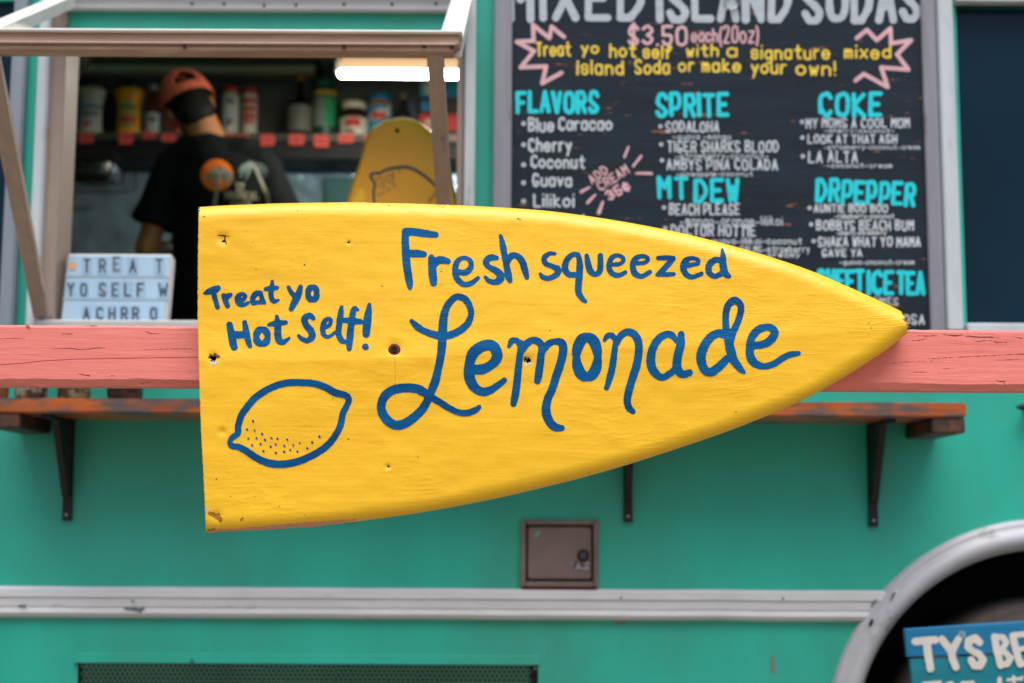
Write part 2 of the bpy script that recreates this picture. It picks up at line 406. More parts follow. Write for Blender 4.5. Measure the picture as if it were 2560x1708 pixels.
def T(ox, oy, s): return lambda pts: [(ox+x*s, oy+y*s, w_*s) for x, y, w_ in pts]
A = T(480, 500, .20426); B = T(480, 820, .20426); CC = T(920, 500, .20426); DD = T(900, 780, .20426); E = T(1300, 560, .24681)
FF = T(1260, 760, .20426); GG = T(1700, 680, .25532)
def ell(cx, cy, rx, ry, ws, wt, n=40, tilt=0):
    o = []
    for k in range(n+1):
        a = 2*math.pi*k/n; x, y = rx*math.sin(a), -ry*math.cos(a)
        o.append((cx+x*math.cos(tilt)-y*math.sin(tilt), cy+x*math.sin(tilt)+y*math.cos(tilt), ws*abs(math.sin(a))+wt*abs(math.cos(a))))
    return o
def S(tr, pts, sm=True): return [tuple(p) for p in catmull(tr(pts), 10)] if sm else tr(pts)
words = {}
words['treat yo'] = [
 S(A, [(150,1145,30),(205,1122,74),(280,1096,92),(322,1076,62)]), S(A, [(262,1130,66),(288,1230,64),(312,1312,58)]),
 S(A, [(388,1172,64),(412,1240,72),(434,1296,64)]), S(A, [(400,1222,60),(436,1178,70),(474,1160,48)]),
 S(A, [(580,1236,50),(630,1216,52),(655,1176,48),(618,1150,52),(566,1180,70),(554,1230,64),(586,1278,62),(640,1282,52),(686,1258,40)]),
 S(A, [(838,1138,58),(780,1150,74),(742,1206,66),(748,1258,66),(800,1256,54),(850,1250,60)]), S(A, [(845,1135,46),(856,1200,62),(884,1256,52)]),
 S(A, [(984,995,38),(976,1080,66),(966,1160,66),(984,1222,66),(1016,1240,56),(1060,1225,28)]), S(A, [(900,1092,50),(970,1082,72),(1044,1076,46)]),
 S(A, [(1180,1070,50),(1228,1150,62),(1262,1192,60)]), S(A, [(1330,1062,58),(1302,1160,86),(1262,1240,86),(1214,1335,66)]),
 A(ell(1474, 1145, 54, 82, 60, 50))]
words['hot self'] = [
 S(A, [(460,1528,80),(482,1640,92),(502,1750,94),(516,1800,88)]), S(A, [(645,1498,60),(662,1600,80),(690,1730,74),(710,1790,56)]),
 S(A, [(500,1652,92),(650,1648,92)]), A(ell(855, 1672, 70, 90, 68, 62)),
 S(A, [(1038,1424,46),(1050,1520,82),(1050,1640,90),(1064,1715,88),(1110,1742,68),(1160,1718,48),(1192,1688,28)]), S(A, [(938,1528,42),(1040,1508,76),(1150,1500,52)]),
 S(A, [(1486,1446,56),(1438,1412,72),(1378,1456,84),(1402,1540,82),(1456,1606,88),(1468,1676,86),(1408,1722,66),(1342,1698,58),(1304,1662,42)]),
 S(A, [(1628,1562,50),(1684,1528,52),(1702,1470,46),(1668,1452,48),(1620,1490,64),(1600,1570,68),(1610,1640,64),(1652,1674,50),(1700,1660,42),(1745,1624,44)]),
 S(A, [(1830,1312,50),(1816,1420,80),(1800,1540,76),(1794,1636,76),(1830,1718,72),(1890,1742,50)]),
 S(A, [(2026,1342,44),(1984,1332,66),(1962,1420,80),(1950,1520,82),(1940,1600,86),(1926,1740,88),(1922,1822,60)]), S(A, [(1850,1472,60),(1960,1480,84),(2066,1490,64)]),
 S(A, [(2172,1280,46),(2156,1400,92),(2140,1540,102),(2132,1645,88)]), A([(2122, 1798, 84)])]
words['fresh'] = [
 S(CC, [(460,386,92),(560,390,96),(700,410,94),(830,426,72)]), S(CC, [(458,390,86),(456,500,92),(466,700,98),(482,850,96),(506,1000,90),(514,1070,60)]), S(CC, [(470,654,92),(600,656,94),(684,664,76)]),
 S(CC, [(775,706,80),(786,850,100),(796,950,102),(804,1014,86)]), S(CC, [(800,800,90),(850,744,94),(910,736,94),(980,750,68)]),
 S(CC, [(1120,886,70),(1200,886,76),(1258,820,70),(1250,742,60),(1166,708,54),(1090,760,70),(1068,870,80),(1096,970,76),(1180,1034,66),(1270,1014,66),(1348,952,46)]),
 S(CC, [(1570,710,62),(1500,706,82),(1442,756,78),(1480,820,66),(1560,862,82),(1620,920,96),(1610,976,96),(1550,1008,70),(1480,988,60),(1436,944,42)]),
 S(CC, [(1625,440,46),(1650,560,78),(1676,700,76),(1700,830,80),(1720,930,90),(1738,988,62)]), S(CC, [(1712,760,56),(1750,690,80),(1810,682,76),(1880,740,82),(1916,840,86),(1944,946,62)])]
words['squeezed'] = [
 S(E, [(354,302,34),(300,300,46),(245,342,56),(262,400,54),(330,430,50),(382,462,72),(370,512,62),(290,550,52),(230,536,50),(206,506,34)]),
 S(E, [(586,310,50),(530,312,54),(472,370,62),(456,450,68),(492,510,62),(570,516,56)]), S(E, [(590,310,46),(606,400,66),(600,520,72),(592,640,70),(596,700,66),(630,756,56),(664,784,38)]),
 S(E, [(675,320,44),(690,400,66),(715,478,68),(760,510,52),(806,480,62),(816,400,62),(814,320,56)]),
 S(E, [(935,410,40),(1000,406,44),(1044,380,40),(1040,340,44),(985,318,44),(924,350,54),(902,430,58),(930,500,56),(1000,520,50),(1066,488,42)]),
 S(E, [(1160,396,45),(1240,396,42),(1292,370,46),(1284,336,44),(1215,328,46),(1160,362,60),(1142,430,62),(1166,500,66),(1230,530,50),(1316,488,48)]),
 S(E, [(1398,345,44),(1480,342,52),(1556,344,44)]), S(E, [(1552,350,54),(1490,420,62),(1408,508,56)], False), S(E, [(1386,514,34),(1480,512,46),(1558,508,44)]),
 S(E, [(1690,420,52),(1750,412,46),(1802,400,44),(1800,365,44),(1740,346,44),(1680,372,62),(1650,430,62),(1676,500,62),(1740,538,50),(1838,504,46)]),
 S(E, [(2034,366,55),(1970,366,62),(1916,420,68),(1916,490,62),(1970,530,52),(2040,506,60)]), S(E, [(2050,258,26),(2056,330,60),(2058,430,76),(2080,500,72),(2116,530,48)])]
words['lemonade'] = [
 S(DD, [(628,108,50),(700,180,84),(800,240,80),(920,280,92),(1060,290,92),(1200,240,92),(1310,150,86),(1360,30,76),(1338,-80,82),(1278,-160,86),(1188,-188,80),(1108,-130,86),(1048,-30,92),(1020,100,105),(1010,250,110),(1004,400,105),(984,560,98),(952,720,95),(920,850,108),(880,950,102),(835,1060,98),(770,1180,106),(660,1290,110),(540,1368,116),(430,1384,110),(330,1322,116),(270,1220,112),(264,1120,106),(310,1020,112),(420,950,112),(560,930,112),(690,940,112),(780,980,108),(870,1040,90),(970,1100,84),(1080,1170,80),(1200,1228,76),(1310,1235,80),(1400,1208,78),(1458,1166,56)]),
 S(DD, [(1392,704,120),(1500,700,124),(1600,650,114),(1676,560,130),(1656,452,134),(1580,404,136),(1470,432,134),(1382,510,138),(1344,620,122),(1336,760,136),(1370,880,126),(1450,960,112),(1550,974,102),(1660,918,86),(1766,836,70)]),
 S(FF, [(62,518,48),(95,452,74),(150,446,72),(200,500,80)]), S(FF, [(204,480,80),(198,600,80),(180,750,88),(160,950,92),(140,1100,96),(116,1222,76)]),
 S(FF, [(220,560,90),(262,500,96),(330,450,86),(410,455,90),(460,520,88),(452,650,92),(425,850,98),(408,940,84)]),
 S(FF, [(480,570,80),(540,492,88),(620,460,76),(696,470,96),(725,540,106),(700,700,102),(640,880,102),(590,1040,98),(530,1180,102),(516,1320,112),(552,1430,110),(620,1504,102),(706,1520,76)]),
 FF(ell(1016, 650, 131, 245, 92, 102)),
 S(FF, [(1232,440,48),(1265,392,70),(1320,386,72),(1368,440,66)]), S(FF, [(1372,450,72),(1355,560,76),(1330,750,86),(1295,900,82),(1256,1025,66)]),
 S(FF, [(1386,480,62),(1430,390,86),(1500,346,88),(1590,370,98),(1646,470,98),(1646,620,96),(1620,760,102),(1570,920,98),(1530,1060,98),(1508,1180,90),(1530,1268,86),(1580,1318,62)]),
 S(FF, [(2110,450,60),(2050,380,82),(1980,374,88),(1890,430,98),(1820,550,102),(1796,700,112),(1830,820,108),(1930,898,86),(2030,850,84),(2090,800,80)]),
 S(FF, [(2168,372,84),(2160,500,106),(2126,650,106),(2120,780,112),(2180,860,96),(2272,842,84)]),
 S(GG, [(434,612,80),(370,600,80),(290,650,86),(230,740,92),(206,840,96),(236,950,86),(300,980,86),(380,930,86),(460,850,76)]),
 S(GG, [(628,984,34),(580,938,70),(526,860,86),(494,760,92),(470,640,82),(450,540,70),(448,430,66),(470,330,70),(534,278,76),(592,320,66),(594,390,66),(565,490,66),(520,590,72),(490,690,74)]),
 S(GG, [(735,720,70),(800,712,76),(870,680,82),(926,610,82),(910,560,76),(846,540,70),(760,570,80),(700,650,76),(685,740,80),(690,830,86),(740,900,80),(830,924,62),(930,894,66),(1010,840,64),(1090,806,62),(1160,796,46)])]
words['lemon'] = [S(B, [(1370,670,85),(1500,680,86),(1640,730,90),(1760,795,90),(1880,825,80),(1920,880,76),(1890,960,76),(1842,1060,80),(1820,1180,82),(1764,1300,80),(1700,1390,85),(1600,1482,86),(1440,1575,88),(1280,1638,90),(1106,1668,92),(933,1652,92),(787,1590,86),(667,1506,84),(573,1458,80),(493,1446,74),(462,1400,64),(490,1345,70),(556,1292,78),(566,1200,82),(600,1080,82),(680,960,86),(790,840,86),(930,750,86),(1080,690,86),(1220,668,85),(1370,670,85)])]
for (x, y) in [(745,1143),(673,1245),(763,1257),(858,1298),(688,1353),(788,1347),(892,1370),(972,1350),(1045,1357),(1167,1369),(735,1438),(837,1420),(963,1457),(1024,1430),(1128,1442),(1240,1437),(1317,1411),(1471,1404),(1560,1333),(1410,1474),(875,1510),(1025,1531),(1127,1514),(1203,1497),(1290,1515)]:
    words['lemon'].append(B([(x-5+rng.integers(0, 5), y-6, 20+rng.integers(0, 8)), (x+4, y+5, 20+rng.integers(0, 6))]))
for k, (nm, st) in enumerate(words.items()):
    st = [[(x+.5*mn.noise((x*.08, y*.08, 0)), y+.5*mn.noise((x*.08, y*.08, 5)), w_*1.0) for x, y, w_ in s] for s in st]
    nmo = 'lemon_drawing' if nm == 'lemon' else 'painted_word'
    paint(nmo, st, 2.0, onboard(.0005+.00004*k), m_blue, sign, rag=.22, run=2)['label'] = {'lemon': 'blue outline drawing of a lemon', 'treat yo': 'blue words Treat yo', 'hot self': 'blue words Hot Self!', 'fresh': 'blue word Fresh', 'squeezed': 'blue word squeezed', 'lemonade': 'large blue cursive word Lemonade'}[nm]
# scrapes, smears, specks
blob = lambda pts: [pts]
paint('scraped_patch', [[(545,1328,5),(640,1322,7),(700,1317,11),(780,1312,12),(850,1305,8),(890,1299,3)], [(522,1328,8),(560,1326,5)]], 2, onboard(.0004), m_scrape, sign, rag=.9, run=2)
paint_each('brown_smear', [[(524,1284,8),(545,1290,14),(552,1298,8)], [(534,1290,4),(550,1302,6)], [(520,1326,6),(534,1324,7)], [(603,1299,5),(607,1297,5)]], 1.5, onboard(.0004), m_smear, sign, rag=1.2, run=2)
paint_each('paint_chip', [[(515,1270,5),(517,1278,6)], [(500,523,4),(503,520,3)], [(525,905,5),(533,911,8),(543,906,6)], [(1317,912,5),(1326,909,7)]], 1.0, onboard(.00045), m_wfib, sign, rag=.7, run=2)
paint_each('torn_wood', [[(537,886,6),(546,892,7)], [(1311,896,4),(1314,892,4)], [(522,893,3),(528,888,3)]], 1.0, onboard(.00045), M('brown_torn_wood', lin(118, 82, 52), .8, var=.3, scale=80), sign, rag=.7, run=2)
specks = [[(x, y, wd)] for x, y, wd in [(541,1198,3.5),(576,1241,2.5),(637,1242,2.5),(698,1266,2.6),(762,1287,2.5),(871,1098,3.5),(832,995,3),(1375,827,3),(1045,1143,3),(2172,807,3),(2178,820,3),(616,577,2),(1295,547,4),(1300,549,3),(1100,517,3),(1108,518,3),(972,514,3),(744,527,2.6),(509,542,3),(512,541,2.4),(500,521,5),(498,527,4),(1472,1183,2.6),(1840,1030,3),(1103,679,3),(955,715,3.4),(761,662,4),(640,673,2.6),(632,605,2)]]
paint('paint_specks', specks, .9, onboard(.0004), m_rustdark, sign, rag=.15, run=1)['kind'] = 'stuff'
paint('rust_streak', [[(987,890,1.8),(988,930,1.3),(989,1000,.9)]], .9, onboard(.00035), M('faint_rust_stain', lin(222, 160, 34), .5), sign, rag=.2, run=2)
paint('crack_mark', [[(546,588,2),(556,589,3),(566,590,1.5),(575,592,.8)], [(563,590,2.5),(562,600,3.5),(566,610,3)]], .9, onboard(.0004), m_hole, sign, rag=.3, run=2)
# splintered holes
for hx, hy, hr in HOLES:
    c = P(hx, hy, SY+depth(hx, hy)); r = hr/1500
    V, F = [], []; n = 18
    for j, (q, d) in enumerate(((1.7, .0006), (1.3, .0022), (.75, .008), (.3, .013), (.02, .014))):
        for k in range(n):
            a = 2*math.pi*k/n; s = q*(1+.22*mn.noise((k*1.7, j*2.1, hx)))
            V.append((c.x+r*s*math.cos(a), c.y+d+(.001 if j < 2 else 0), c.z+r*s*math.sin(a)))
    for j in range(4):
        for k in range(n): F.append((j*n+k, j*n+(k+1) % n, (j+1)*n+(k+1) % n, (j+1)*n+k))
    raw('screw_hole', V, F, m_hole, sign)
    if hr > 9:
        V, F = [], []
        for k in range(9):
            a = random.uniform(3.4, 6.0) if k < 6 else random.uniform(0, 3.4); rr = r*random.uniform(.55, .85); l = r*random.uniform(.25, .5)
            o = Vector((c.x+rr*math.cos(a), c.y+random.uniform(.0005, .002), c.z+rr*math.sin(a)))
            i0 = len(V); V += [o, o+Vector((l, .001, l*.3)), o+Vector((l*.4, -.0012, -l*.8)), o+Vector((-l*.4, .001, -l*.2))]
            F += [(i0, i0+1, i0+2, i0+3)]
        raw('fibre_splinters', V, F, m_wfib, sign)
# big rusty screw with its washer
c = P(986, 875, SY+depth(986, 875)-.0005)
scr = disc('rusty_screw', (c.x, c.y, c.z), 15.5/1500, .0022, m_rust, sign, 28)
disc('screw_head', (c.x-.0006, c.y-.0022, c.z+.0012), 9/1500, .0022, m_rustdark, scr, 20, dome=-.001)
bm = bmesh.new(); addbox(bm, (c.x-.0045, c.y-.0048, c.z+.0005), (c.x+.0033, c.y-.0040, c.z+.0019)); addbox(bm, (c.x-.0013, c.y-.0049, c.z-.0027), (c.x+.0001, c.y-.0041, c.z+.0051)); bmo('cross_slot', bm, m_hole, scr)
# torn fibres on the broken nose
V, F = [], []
for k in range(46):
    t = random.random(); py = 800+t*34; pxx = 2256+random.uniform(0, 12)*(1-abs(t-.5))
    a = P(pxx, py, SY+.012+random.uniform(0, .03)); l = random.uniform(.002, .0075)
    d = Vector((1, random.uniform(-.4, .4), random.uniform(-.35, .35))).normalized()*l; h = random.uniform(.0006, .0018)
    i0 = len(V); V += [a, a+Vector((0, 0, h)), a+d+Vector((0, .0005, h*.7)), a+d*1.1, a+Vector((0, h, 0))]
    F += [(i0, i0+3, i0+2, i0+1), (i0, i0+4, i0+3), (i0+4, i0+1, i0+2)]
o = raw('torn_fibres', V, F, m_edge, sign); o['kind'] = 'stuff'

# ============================================================ pink rail
RY = SY+.058; RT = .045
rb = P(1280, 890, RY)
rail = thing('pink_rail', (0, RY+RT/2, 0), 'coral pink painted wooden rail with long cracks behind the yellow surfboard', 'rail')
zt, zb = PZ(1280, 818.5, RY), PZ(1280, 970.5, RY)
NX = 640; X0, X1 = -1.35, 1.35; V, F = [], []
prof_n = None
cr_x = [PX(x, y, RY) for x, y in ((0, 912), (60, 908), (110, 902), (200, 898), (495, 893), (700, 892))]
cr_z = [PZ(x, y, RY) for x, y in ((0, 912), (60, 908), (110, 902), (200, 898), (495, 893), (700, 892))]
for i in range(NX+1):
    x = X0+(X1-X0)*i/NX
    n1 = mn.noise((x*7, 0, 0)); n2 = mn.noise((x*23, 3, 0)); n3 = mn.noise((x*60, 7, 0))
    ct = .0045+.0035*max(-1, n1*1.4+n2*.7); cb = .0115+.0045*n1*-1+.0035*n2+.001*n3
    zc = float(np.interp(x, cr_x, cr_z)); inset = .0035 if x < cr_x[-1] else 0
    if x > 0: zc = (zt+zb)/2+.004; inset = 0.0
    zc += .0004*n3
    w2 = .0006
    col = [(RY+RT, zt-.001), (RY+.006+.002*n2, zt+.0012*n3), (RY+.004*(1 if ct > .006 else .4), zt-.0008), (RY, zt-ct), (RY+.0004*n2, (zt*2+zc)/3), (RY, zc+w2), (RY+inset, zc), (RY, zc-w2),
           (RY-.0003*n2, (zt+zc*3)/4-.02), (RY, zb+cb), (RY+.006+.003*n2, zb+.003), (RY+.008, zb+.0006*n3), (RY+RT, zb)]
    for (y, z) in col: V.append((x, y, z))
K = 13
for i in range(NX):
    for k in range(K): F.append((i*K+k, i*K+(k+1) % K, (i+1)*K+(k+1) % K, (i+1)*K+k))
F += [tuple(range(K))[::-1], tuple(NX*K+k for k in range(K))]
raw('beam', V, F, m_pink, rail)
for sx in (-1.3, 1.3): box('post', (sx-.045, RY+RT+.001, 0), (sx+.045, RY+RT+.091, zt+.02), m_pink, rail, .004)
rp = plane(RY, .0003)
Z4 = T(2180, 780, 380/2292); Z6 = T(0, 780, 520/2350)
cracks = [Z4([(700,358,4),(860,362,9),(980,350,4)]), Z4([(1060,340,3),(1150,350,9),(1255,358,20),(1330,352,10),(1380,342,4)]), Z4([(1390,372,4),(1460,364,9),(1560,378,13),(1700,380,12),(1780,378,14),(1830,388,8),(1940,396,3)]),
  Z4([(580,432,4),(680,432,8),(770,412,8),(800,400,4),(850,396,3)]), Z4([(1560,444,3),(1630,446,7),(1680,430,7),(1760,432,4)]), Z4([(1770,425,5),(1850,440,8),(1885,464,10),(1960,458,7),(2110,460,3)]), Z4([(2120,372,4),(2200,388,8),(2300,404,7)]),
  Z4([(740,708,3),(950,700,6),(1180,686,7),(1500,672,6),(1850,655,6),(2100,640,7),(2300,636,9)]), Z4([(200,780,3),(500,755,5),(850,742,4),(930,736,2)]), Z4([(1880,726,3),(2050,722,6),(2300,716,5)]), Z4([(560,912,3),(740,910,6),(900,906,3)]),
  Z4([(1040,858,3),(1160,852,5),(1330,852,2)]), Z4([(1440,290,4),(1450,318,9)]), Z4([(1870,1030,5),(1930,1050,12),(2020,1045,6)]), Z4([(1990,1070,8),(2015,1110,6),(2020,1130,4)]), Z4([(730,1090,14)]), Z4([(1500,310,4),(1600,318,5),(1780,330,5),(1850,330,3)]),
  Z6([(600,415,3),(800,412,6),(900,425,5),(1000,420,4),(1100,405,6),(1220,403,3)]), Z6([(690,248,4),(820,250,7)]), Z6([(0,302,4),(150,298,5),(280,292,3)]), Z6([(1640,222,4),(1700,240,7),(1800,242,3)]), Z6([(1560,428,3),(1800,422,5),(1900,418,5),(2240,414,4)]),
  Z6([(880,695,4),(940,708,7),(1010,722,10)]), Z6([(1250,718,6),(1290,722,4)]), Z6([(970,156,5),(1100,158,6)]), Z6([(1590,812,6),(1700,795,6)])]
paint_each('crack', cracks, 1.0, rp, m_crack, rail, rag=.25, run=6)
paint('exposed_wood_chip', [Z6([(300,150,30),(320,165,30),(340,178,20)])], 1.0, plane(RY, .0012), m_barewood, rail, rag=1.0, run=2)
# ============================================================ the food truck
WY = 3.60
zs = PZ(1280, 1000, WY)
def yw(z): return WY + (.05*(zs-z)**2 if z < zs else 0)
def PW(px, py, off=0):
    Y = WY
    for _ in range(4): Y = yw(P(px, py, Y).z)
    v = P(px, py, Y-off); return v
truck = thing('food_truck', (0, WY+1.2, .35), 'teal green food truck with open serving window, white trim and a wheel arch', 'food truck')
XL, XR = -2.7, 2.9; ZT = 3.15; ZB = .38
hw0, hw1 = PX(150, 470, WY), PX(1148, 300, WY); hz0, hz1 = PZ(600, 808, WY), PZ(600, 96, WY)
lw1 = PX(17, 400, WY); rw0 = PX(2403, 400, WY); rz0, rz1 = PZ(2480, 812, WY), PZ(2480, 14, WY)
gap0, gap1 = PX(58, 300, WY), PX(66, 300, WY)
holes = [(hw0, hw1, hz0, hz1), (XL+.5, lw1, rz0, rz1), (rw0, XR-.5, rz0, rz1)]
xs = sorted({XL, XR} | {h[0] for h in holes} | {h[1] for h in holes}); zz = sorted({zs, ZT} | {h[2] for h in holes} | {h[3] for h in holes})
V, F = [], []; bm = bmesh.new()
for i in range(len(xs)-1):
    for j in range(len(zz)-1):
        cx, cz = (xs[i]+xs[i+1])/2, (zz[j]+zz[j+1])/2
        if any(h[0] < cx < h[1] and h[2] < cz < h[3] for h in holes): continue
        addbox(bm, (xs[i], WY, zz[j]), (xs[i+1], WY+.05, zz[j+1]))
bmesh.ops.remove_doubles(bm, verts=bm.verts, dist=1e-5)
# drop inner double faces
seen = {}
for f in list(bm.faces):
    k = tuple(sorted(v.index for v in f.verts)); seen.setdefault(k, []).append(f)
bm.verts.index_update(); seen = {}
for f in list(bm.faces):
    k = tuple(sorted(v.index for v in f.verts)); seen.setdefault(k, []).append(f)
dele = [f for fs in seen.values() if len(fs) > 1 for f in fs]
bmesh.ops.delete(bm, geom=dele, context='FACES')
bmo('upper_side_panel', bm, m_teal, truck)
# wheel arch geometry
ac = PW(2624, 1866); AR0 = 475/FPX*math.hypot(ac.y, 0)*1.0; AR1 = AR0*549/475
STEP = .02; nx = int((XR-XL)/STEP); nz = int((zs-ZB)/STEP)
V, F = [], []
for j in range(nz+1):
    z = ZB+(zs-ZB)*j/nz
    for i in range(nx+1): V.append((XL+(XR-XL)*i/nx, yw(z)+.0009*mn.noise((i*.06, j*.06, 2)), z))
for j in range(nz):
    for i in range(nx):
        x = XL+(XR-XL)*(i+.5)/nx; z = ZB+(zs-ZB)*(j+.5)/nz
        if math.hypot(x-ac.x, z-ac.z) < AR0+.022: continue
        F.append((j*(nx+1)+i, j*(nx+1)+i+1, (j+1)*(nx+1)+i+1, (j+1)*(nx+1)+i))
raw('lower_side_panel', V, F, m_teal, truck, True)
# arch trim
V, F = [], []; n = 96
prof = [(0.0, .0), (.004, .012), (.012, .030), (.026, .040), (.042, .038), (.052, .028), (.058, .020), (.064, .022), (.070, .018), (.0745, .004), (.076, -.004)]
for k in range(n+1):
    a = math.pi*1.12*k/n-R(10)
    for (dr, dy) in prof:
        r = AR0+dr; x = ac.x-r*math.cos(a); z = ac.z+r*math.sin(a)
        V.append((x, yw(z)-dy-.002, z))
m_ = len(prof)
for k in range(n):
    for q in range(m_-1): F.append((k*m_+q, (k+1)*m_+q, (k+1)*m_+q+1, k*m_+q+1))
raw('wheel_arch_trim', V, F, m_arch, truck, True)
# arch liner
V, F = [], []
for k in range(n+1):
    a = math.pi*1.12*k/n-R(10)
    for yy in (.0, .45): V.append((ac.x-(AR0+.003)*math.cos(a), yw(ac.z+.3)+yy, ac.z+(AR0+.003)*math.sin(a)))
for k in range(n): F.append((2*k, 2*k+1, 2*k+3, 2*k+2))
V += [(ac.x-.6, WY+.45, ZB-.1), (ac.x+.6, WY+.45, ZB-.1), (ac.x+.6, WY+.45, ac.z+.6), (ac.x-.6, WY+.45, ac.z+.6)]; F.append(tuple(range(len(V)-4, len(V))))
raw('arch_liner', V, F, M('liner_black', lin(10, 10, 10), .9), truck)
# belt trim: ribbed white bar
def ztrim(dy): return PW(1200, dy).z
tz = [(1471, 0), (1472, .010), (1478, .020), (1496, .022), (1500, .018), (1520, .018), (1523, .0145), (1526, .018), (1536, .021), (1545, .015), (1549, .003), (1549.5, -.002)]
xa, xb = -2.65, PW(2225, 1500).x; V, F = [], []
NXs = 60
for i in range(NXs+1):
    x = xa+(xb-xa)*i/NXs
    for (py, dy) in tz:
        z = ztrim(py); V.append((x, yw(z)-dy-.001+.0006*mn.noise((i*.7, py, 0)), z+.0012*mn.noise((i*.35, 1, 0))))
m_ = len(tz)
for i in range(NXs):
    for q in range(m_-1): F.append((i*m_+q, i*m_+q+1, (i+1)*m_+q+1, (i+1)*m_+q))
F.append(tuple(NXs*m_+q for q in range(m_)))
raw('belt_trim', V, F, m_trim, truck)
# welded seam where the belt meets the arch, rust marks
pw = lambda off: (lambda px, py: tuple(PW(px, py, off)))
paint('trim_joint', [[(2240,1478,8),(2238,1496,16),(2228,1512,22),(2210,1534,22),(2196,1556,14)]], 2, pw(.031), m_trim, truck, rag=.3, run=3)
paint('seam_gap', [[(2236,1482,4),(2225,1508,3),(2208,1530,4),(2192,1560,6),(2182,1566,5)], [(2180,1552,8),(2176,1562,8)]], 1.5, pw(.0325), m_dark2, truck, rag=.5, run=3)
paint_each('trim_scuff', [[(48,1515,6),(62,1516,8)], [(310,1522,4),(335,1522,6),(350,1526,9),(360,1520,4)], [(330,1502,4),(336,1508,4)], [(1553,1494,7)], [(1957,1498,6)], [(2190,1500,5),(2180,1514,4)]], 1.5, pw(.024), M('blue_grey_scuff', lin(90, 98, 110), .7), truck, rag=.8, run=3)
paint_each('body_scuff', [[(1932,1644,10),(1934,1680,10)], [(1535,1556,6),(1562,1557,8)], [(246,1118,4)], [(819,1338,4)]], 1.5, pw(.0008), M('pale_scuff', lin(120, 130, 105), .8), truck, rag=1.2, run=3)
for px, py in ((2250, 1040), (1540, 1590)):
    pass
# posts and frames of the side, upright boards on the wall
def upright(name, pxa, pxb, pyref, zt_, zb_, front, mat, back=0.0):
    xa_, xb_ = PX(pxa, pyref, WY-front), PX(pxb, pyref, WY-front)
    return box(name, (xa_, WY-front, zb_), (xb_, WY+back, zt_), mat, truck, .004, 2)
ztop = PZ(600, -160, WY)
zbo = hz0-.03
upright('window_post', 20, 56, 300, ztop, PZ(30, 830, WY), .03, m_bluepost)
upright('window_frame', 87, 114, 300, PZ(100, -80, WY), zbo, .035, m_frame, .02)
box('inner_frame', (PX(115, 300, WY), WY-.012, hz0-.027), (hw0+.004, WY+.10, PZ(100, -60, WY)), m_brownframe, truck, .003)
box('inner_frame', (hw1-.005, WY-.012, hz0-.027), (PX(1160, 300, WY), WY+.10, PZ(1150, -60, WY)), m_brownframe, truck, .003)
upright('window_frame', 1161, 1188, 300, ztop, zbo, .03, m_frame, .02)
box('window_header', (hw0-.02, WY-.025, PZ(600, 33, WY)), (hw1+.0, WY-.001, PZ(600, -10, WY)), m_trim, truck, .004)
box('hinge_rail', (hw0-.02, WY-.05, PZ(600, -2, WY)), (hw1+.02, WY-.027, PZ(600, -22, WY)), m_white, truck, .004)
box('counter_sill', (hw0-.03, WY-.05, hz0-.028), (hw1+.03, WY+.32, hz0), m_counter, truck, .004)
# screws of the header
for px in (660, 740, 860, 980, 1090, 560, 480): 
    v = P(px, 12+random.uniform(-3, 3), WY-.026); disc('trim_screw', v, .004, .002, m_rustdark, truck, 8)
# right hand window
upright('right_window_frame', 2352, 2392, 300, rz1+.14, rz0-.02, .035, m_frame, .02)
box('right_window_sill', (rw0-.008, WY-.03, rz0-.035), (XR-.5, WY+.02, rz0), m_frame, truck, .003)
box('right_window_head', (rw0-.008, WY-.03, rz1), (XR-.5, WY+.02, rz1+.05), m_frame, truck, .003)
rw = box('right_window_glass', (rw0-.01, WY+.022, rz0-.01), (XR-.49, WY+.03, rz1+.01), m_glass, truck, 0)
lwg = box('left_window_glass', (XL+.49, WY+.022, rz0-.01), (lw1+.02, WY+.03, rz1+.01), m_glass, truck, 0)
# door pull at the right edge
v = P(2560, 1022, WY-.03)
V, F = [], []; n = 12; pr = [(-.012, .002), (0, .008), (.02, .011), (.06, .012), (.16, .012)]
for i, (dx, h) in enumerate(pr):
    for k in range(n):
        a = 2*math.pi*k/n; V.append((PX(2524, 1020, WY)+.012+dx, WY-.045+.016*math.cos(a)*(h/.012), PZ(2540, 1021, WY)+h*math.sin(a)*(1 if math.sin(a) < 0 else .9+6*min(dx, .02))))
for i in range(len(pr)-1):
    for k in range(n): F.append((i*n+k, i*n+(k+1) % n, (i+1)*n+(k+1) % n, (i+1)*n+k))
F.append(tuple(range(n))); F.append(tuple((len(pr)-1)*n+k for k in range(n)))
hd = raw('door_handle', V, F, m_black, truck, True)
box('handle_mount', (PX(2556, 1020, WY), WY-.04, PZ(2540, 1026, WY)), (PX(2590, 1020, WY), WY+.001, PZ(2540, 1016, WY)), m_black, truck)
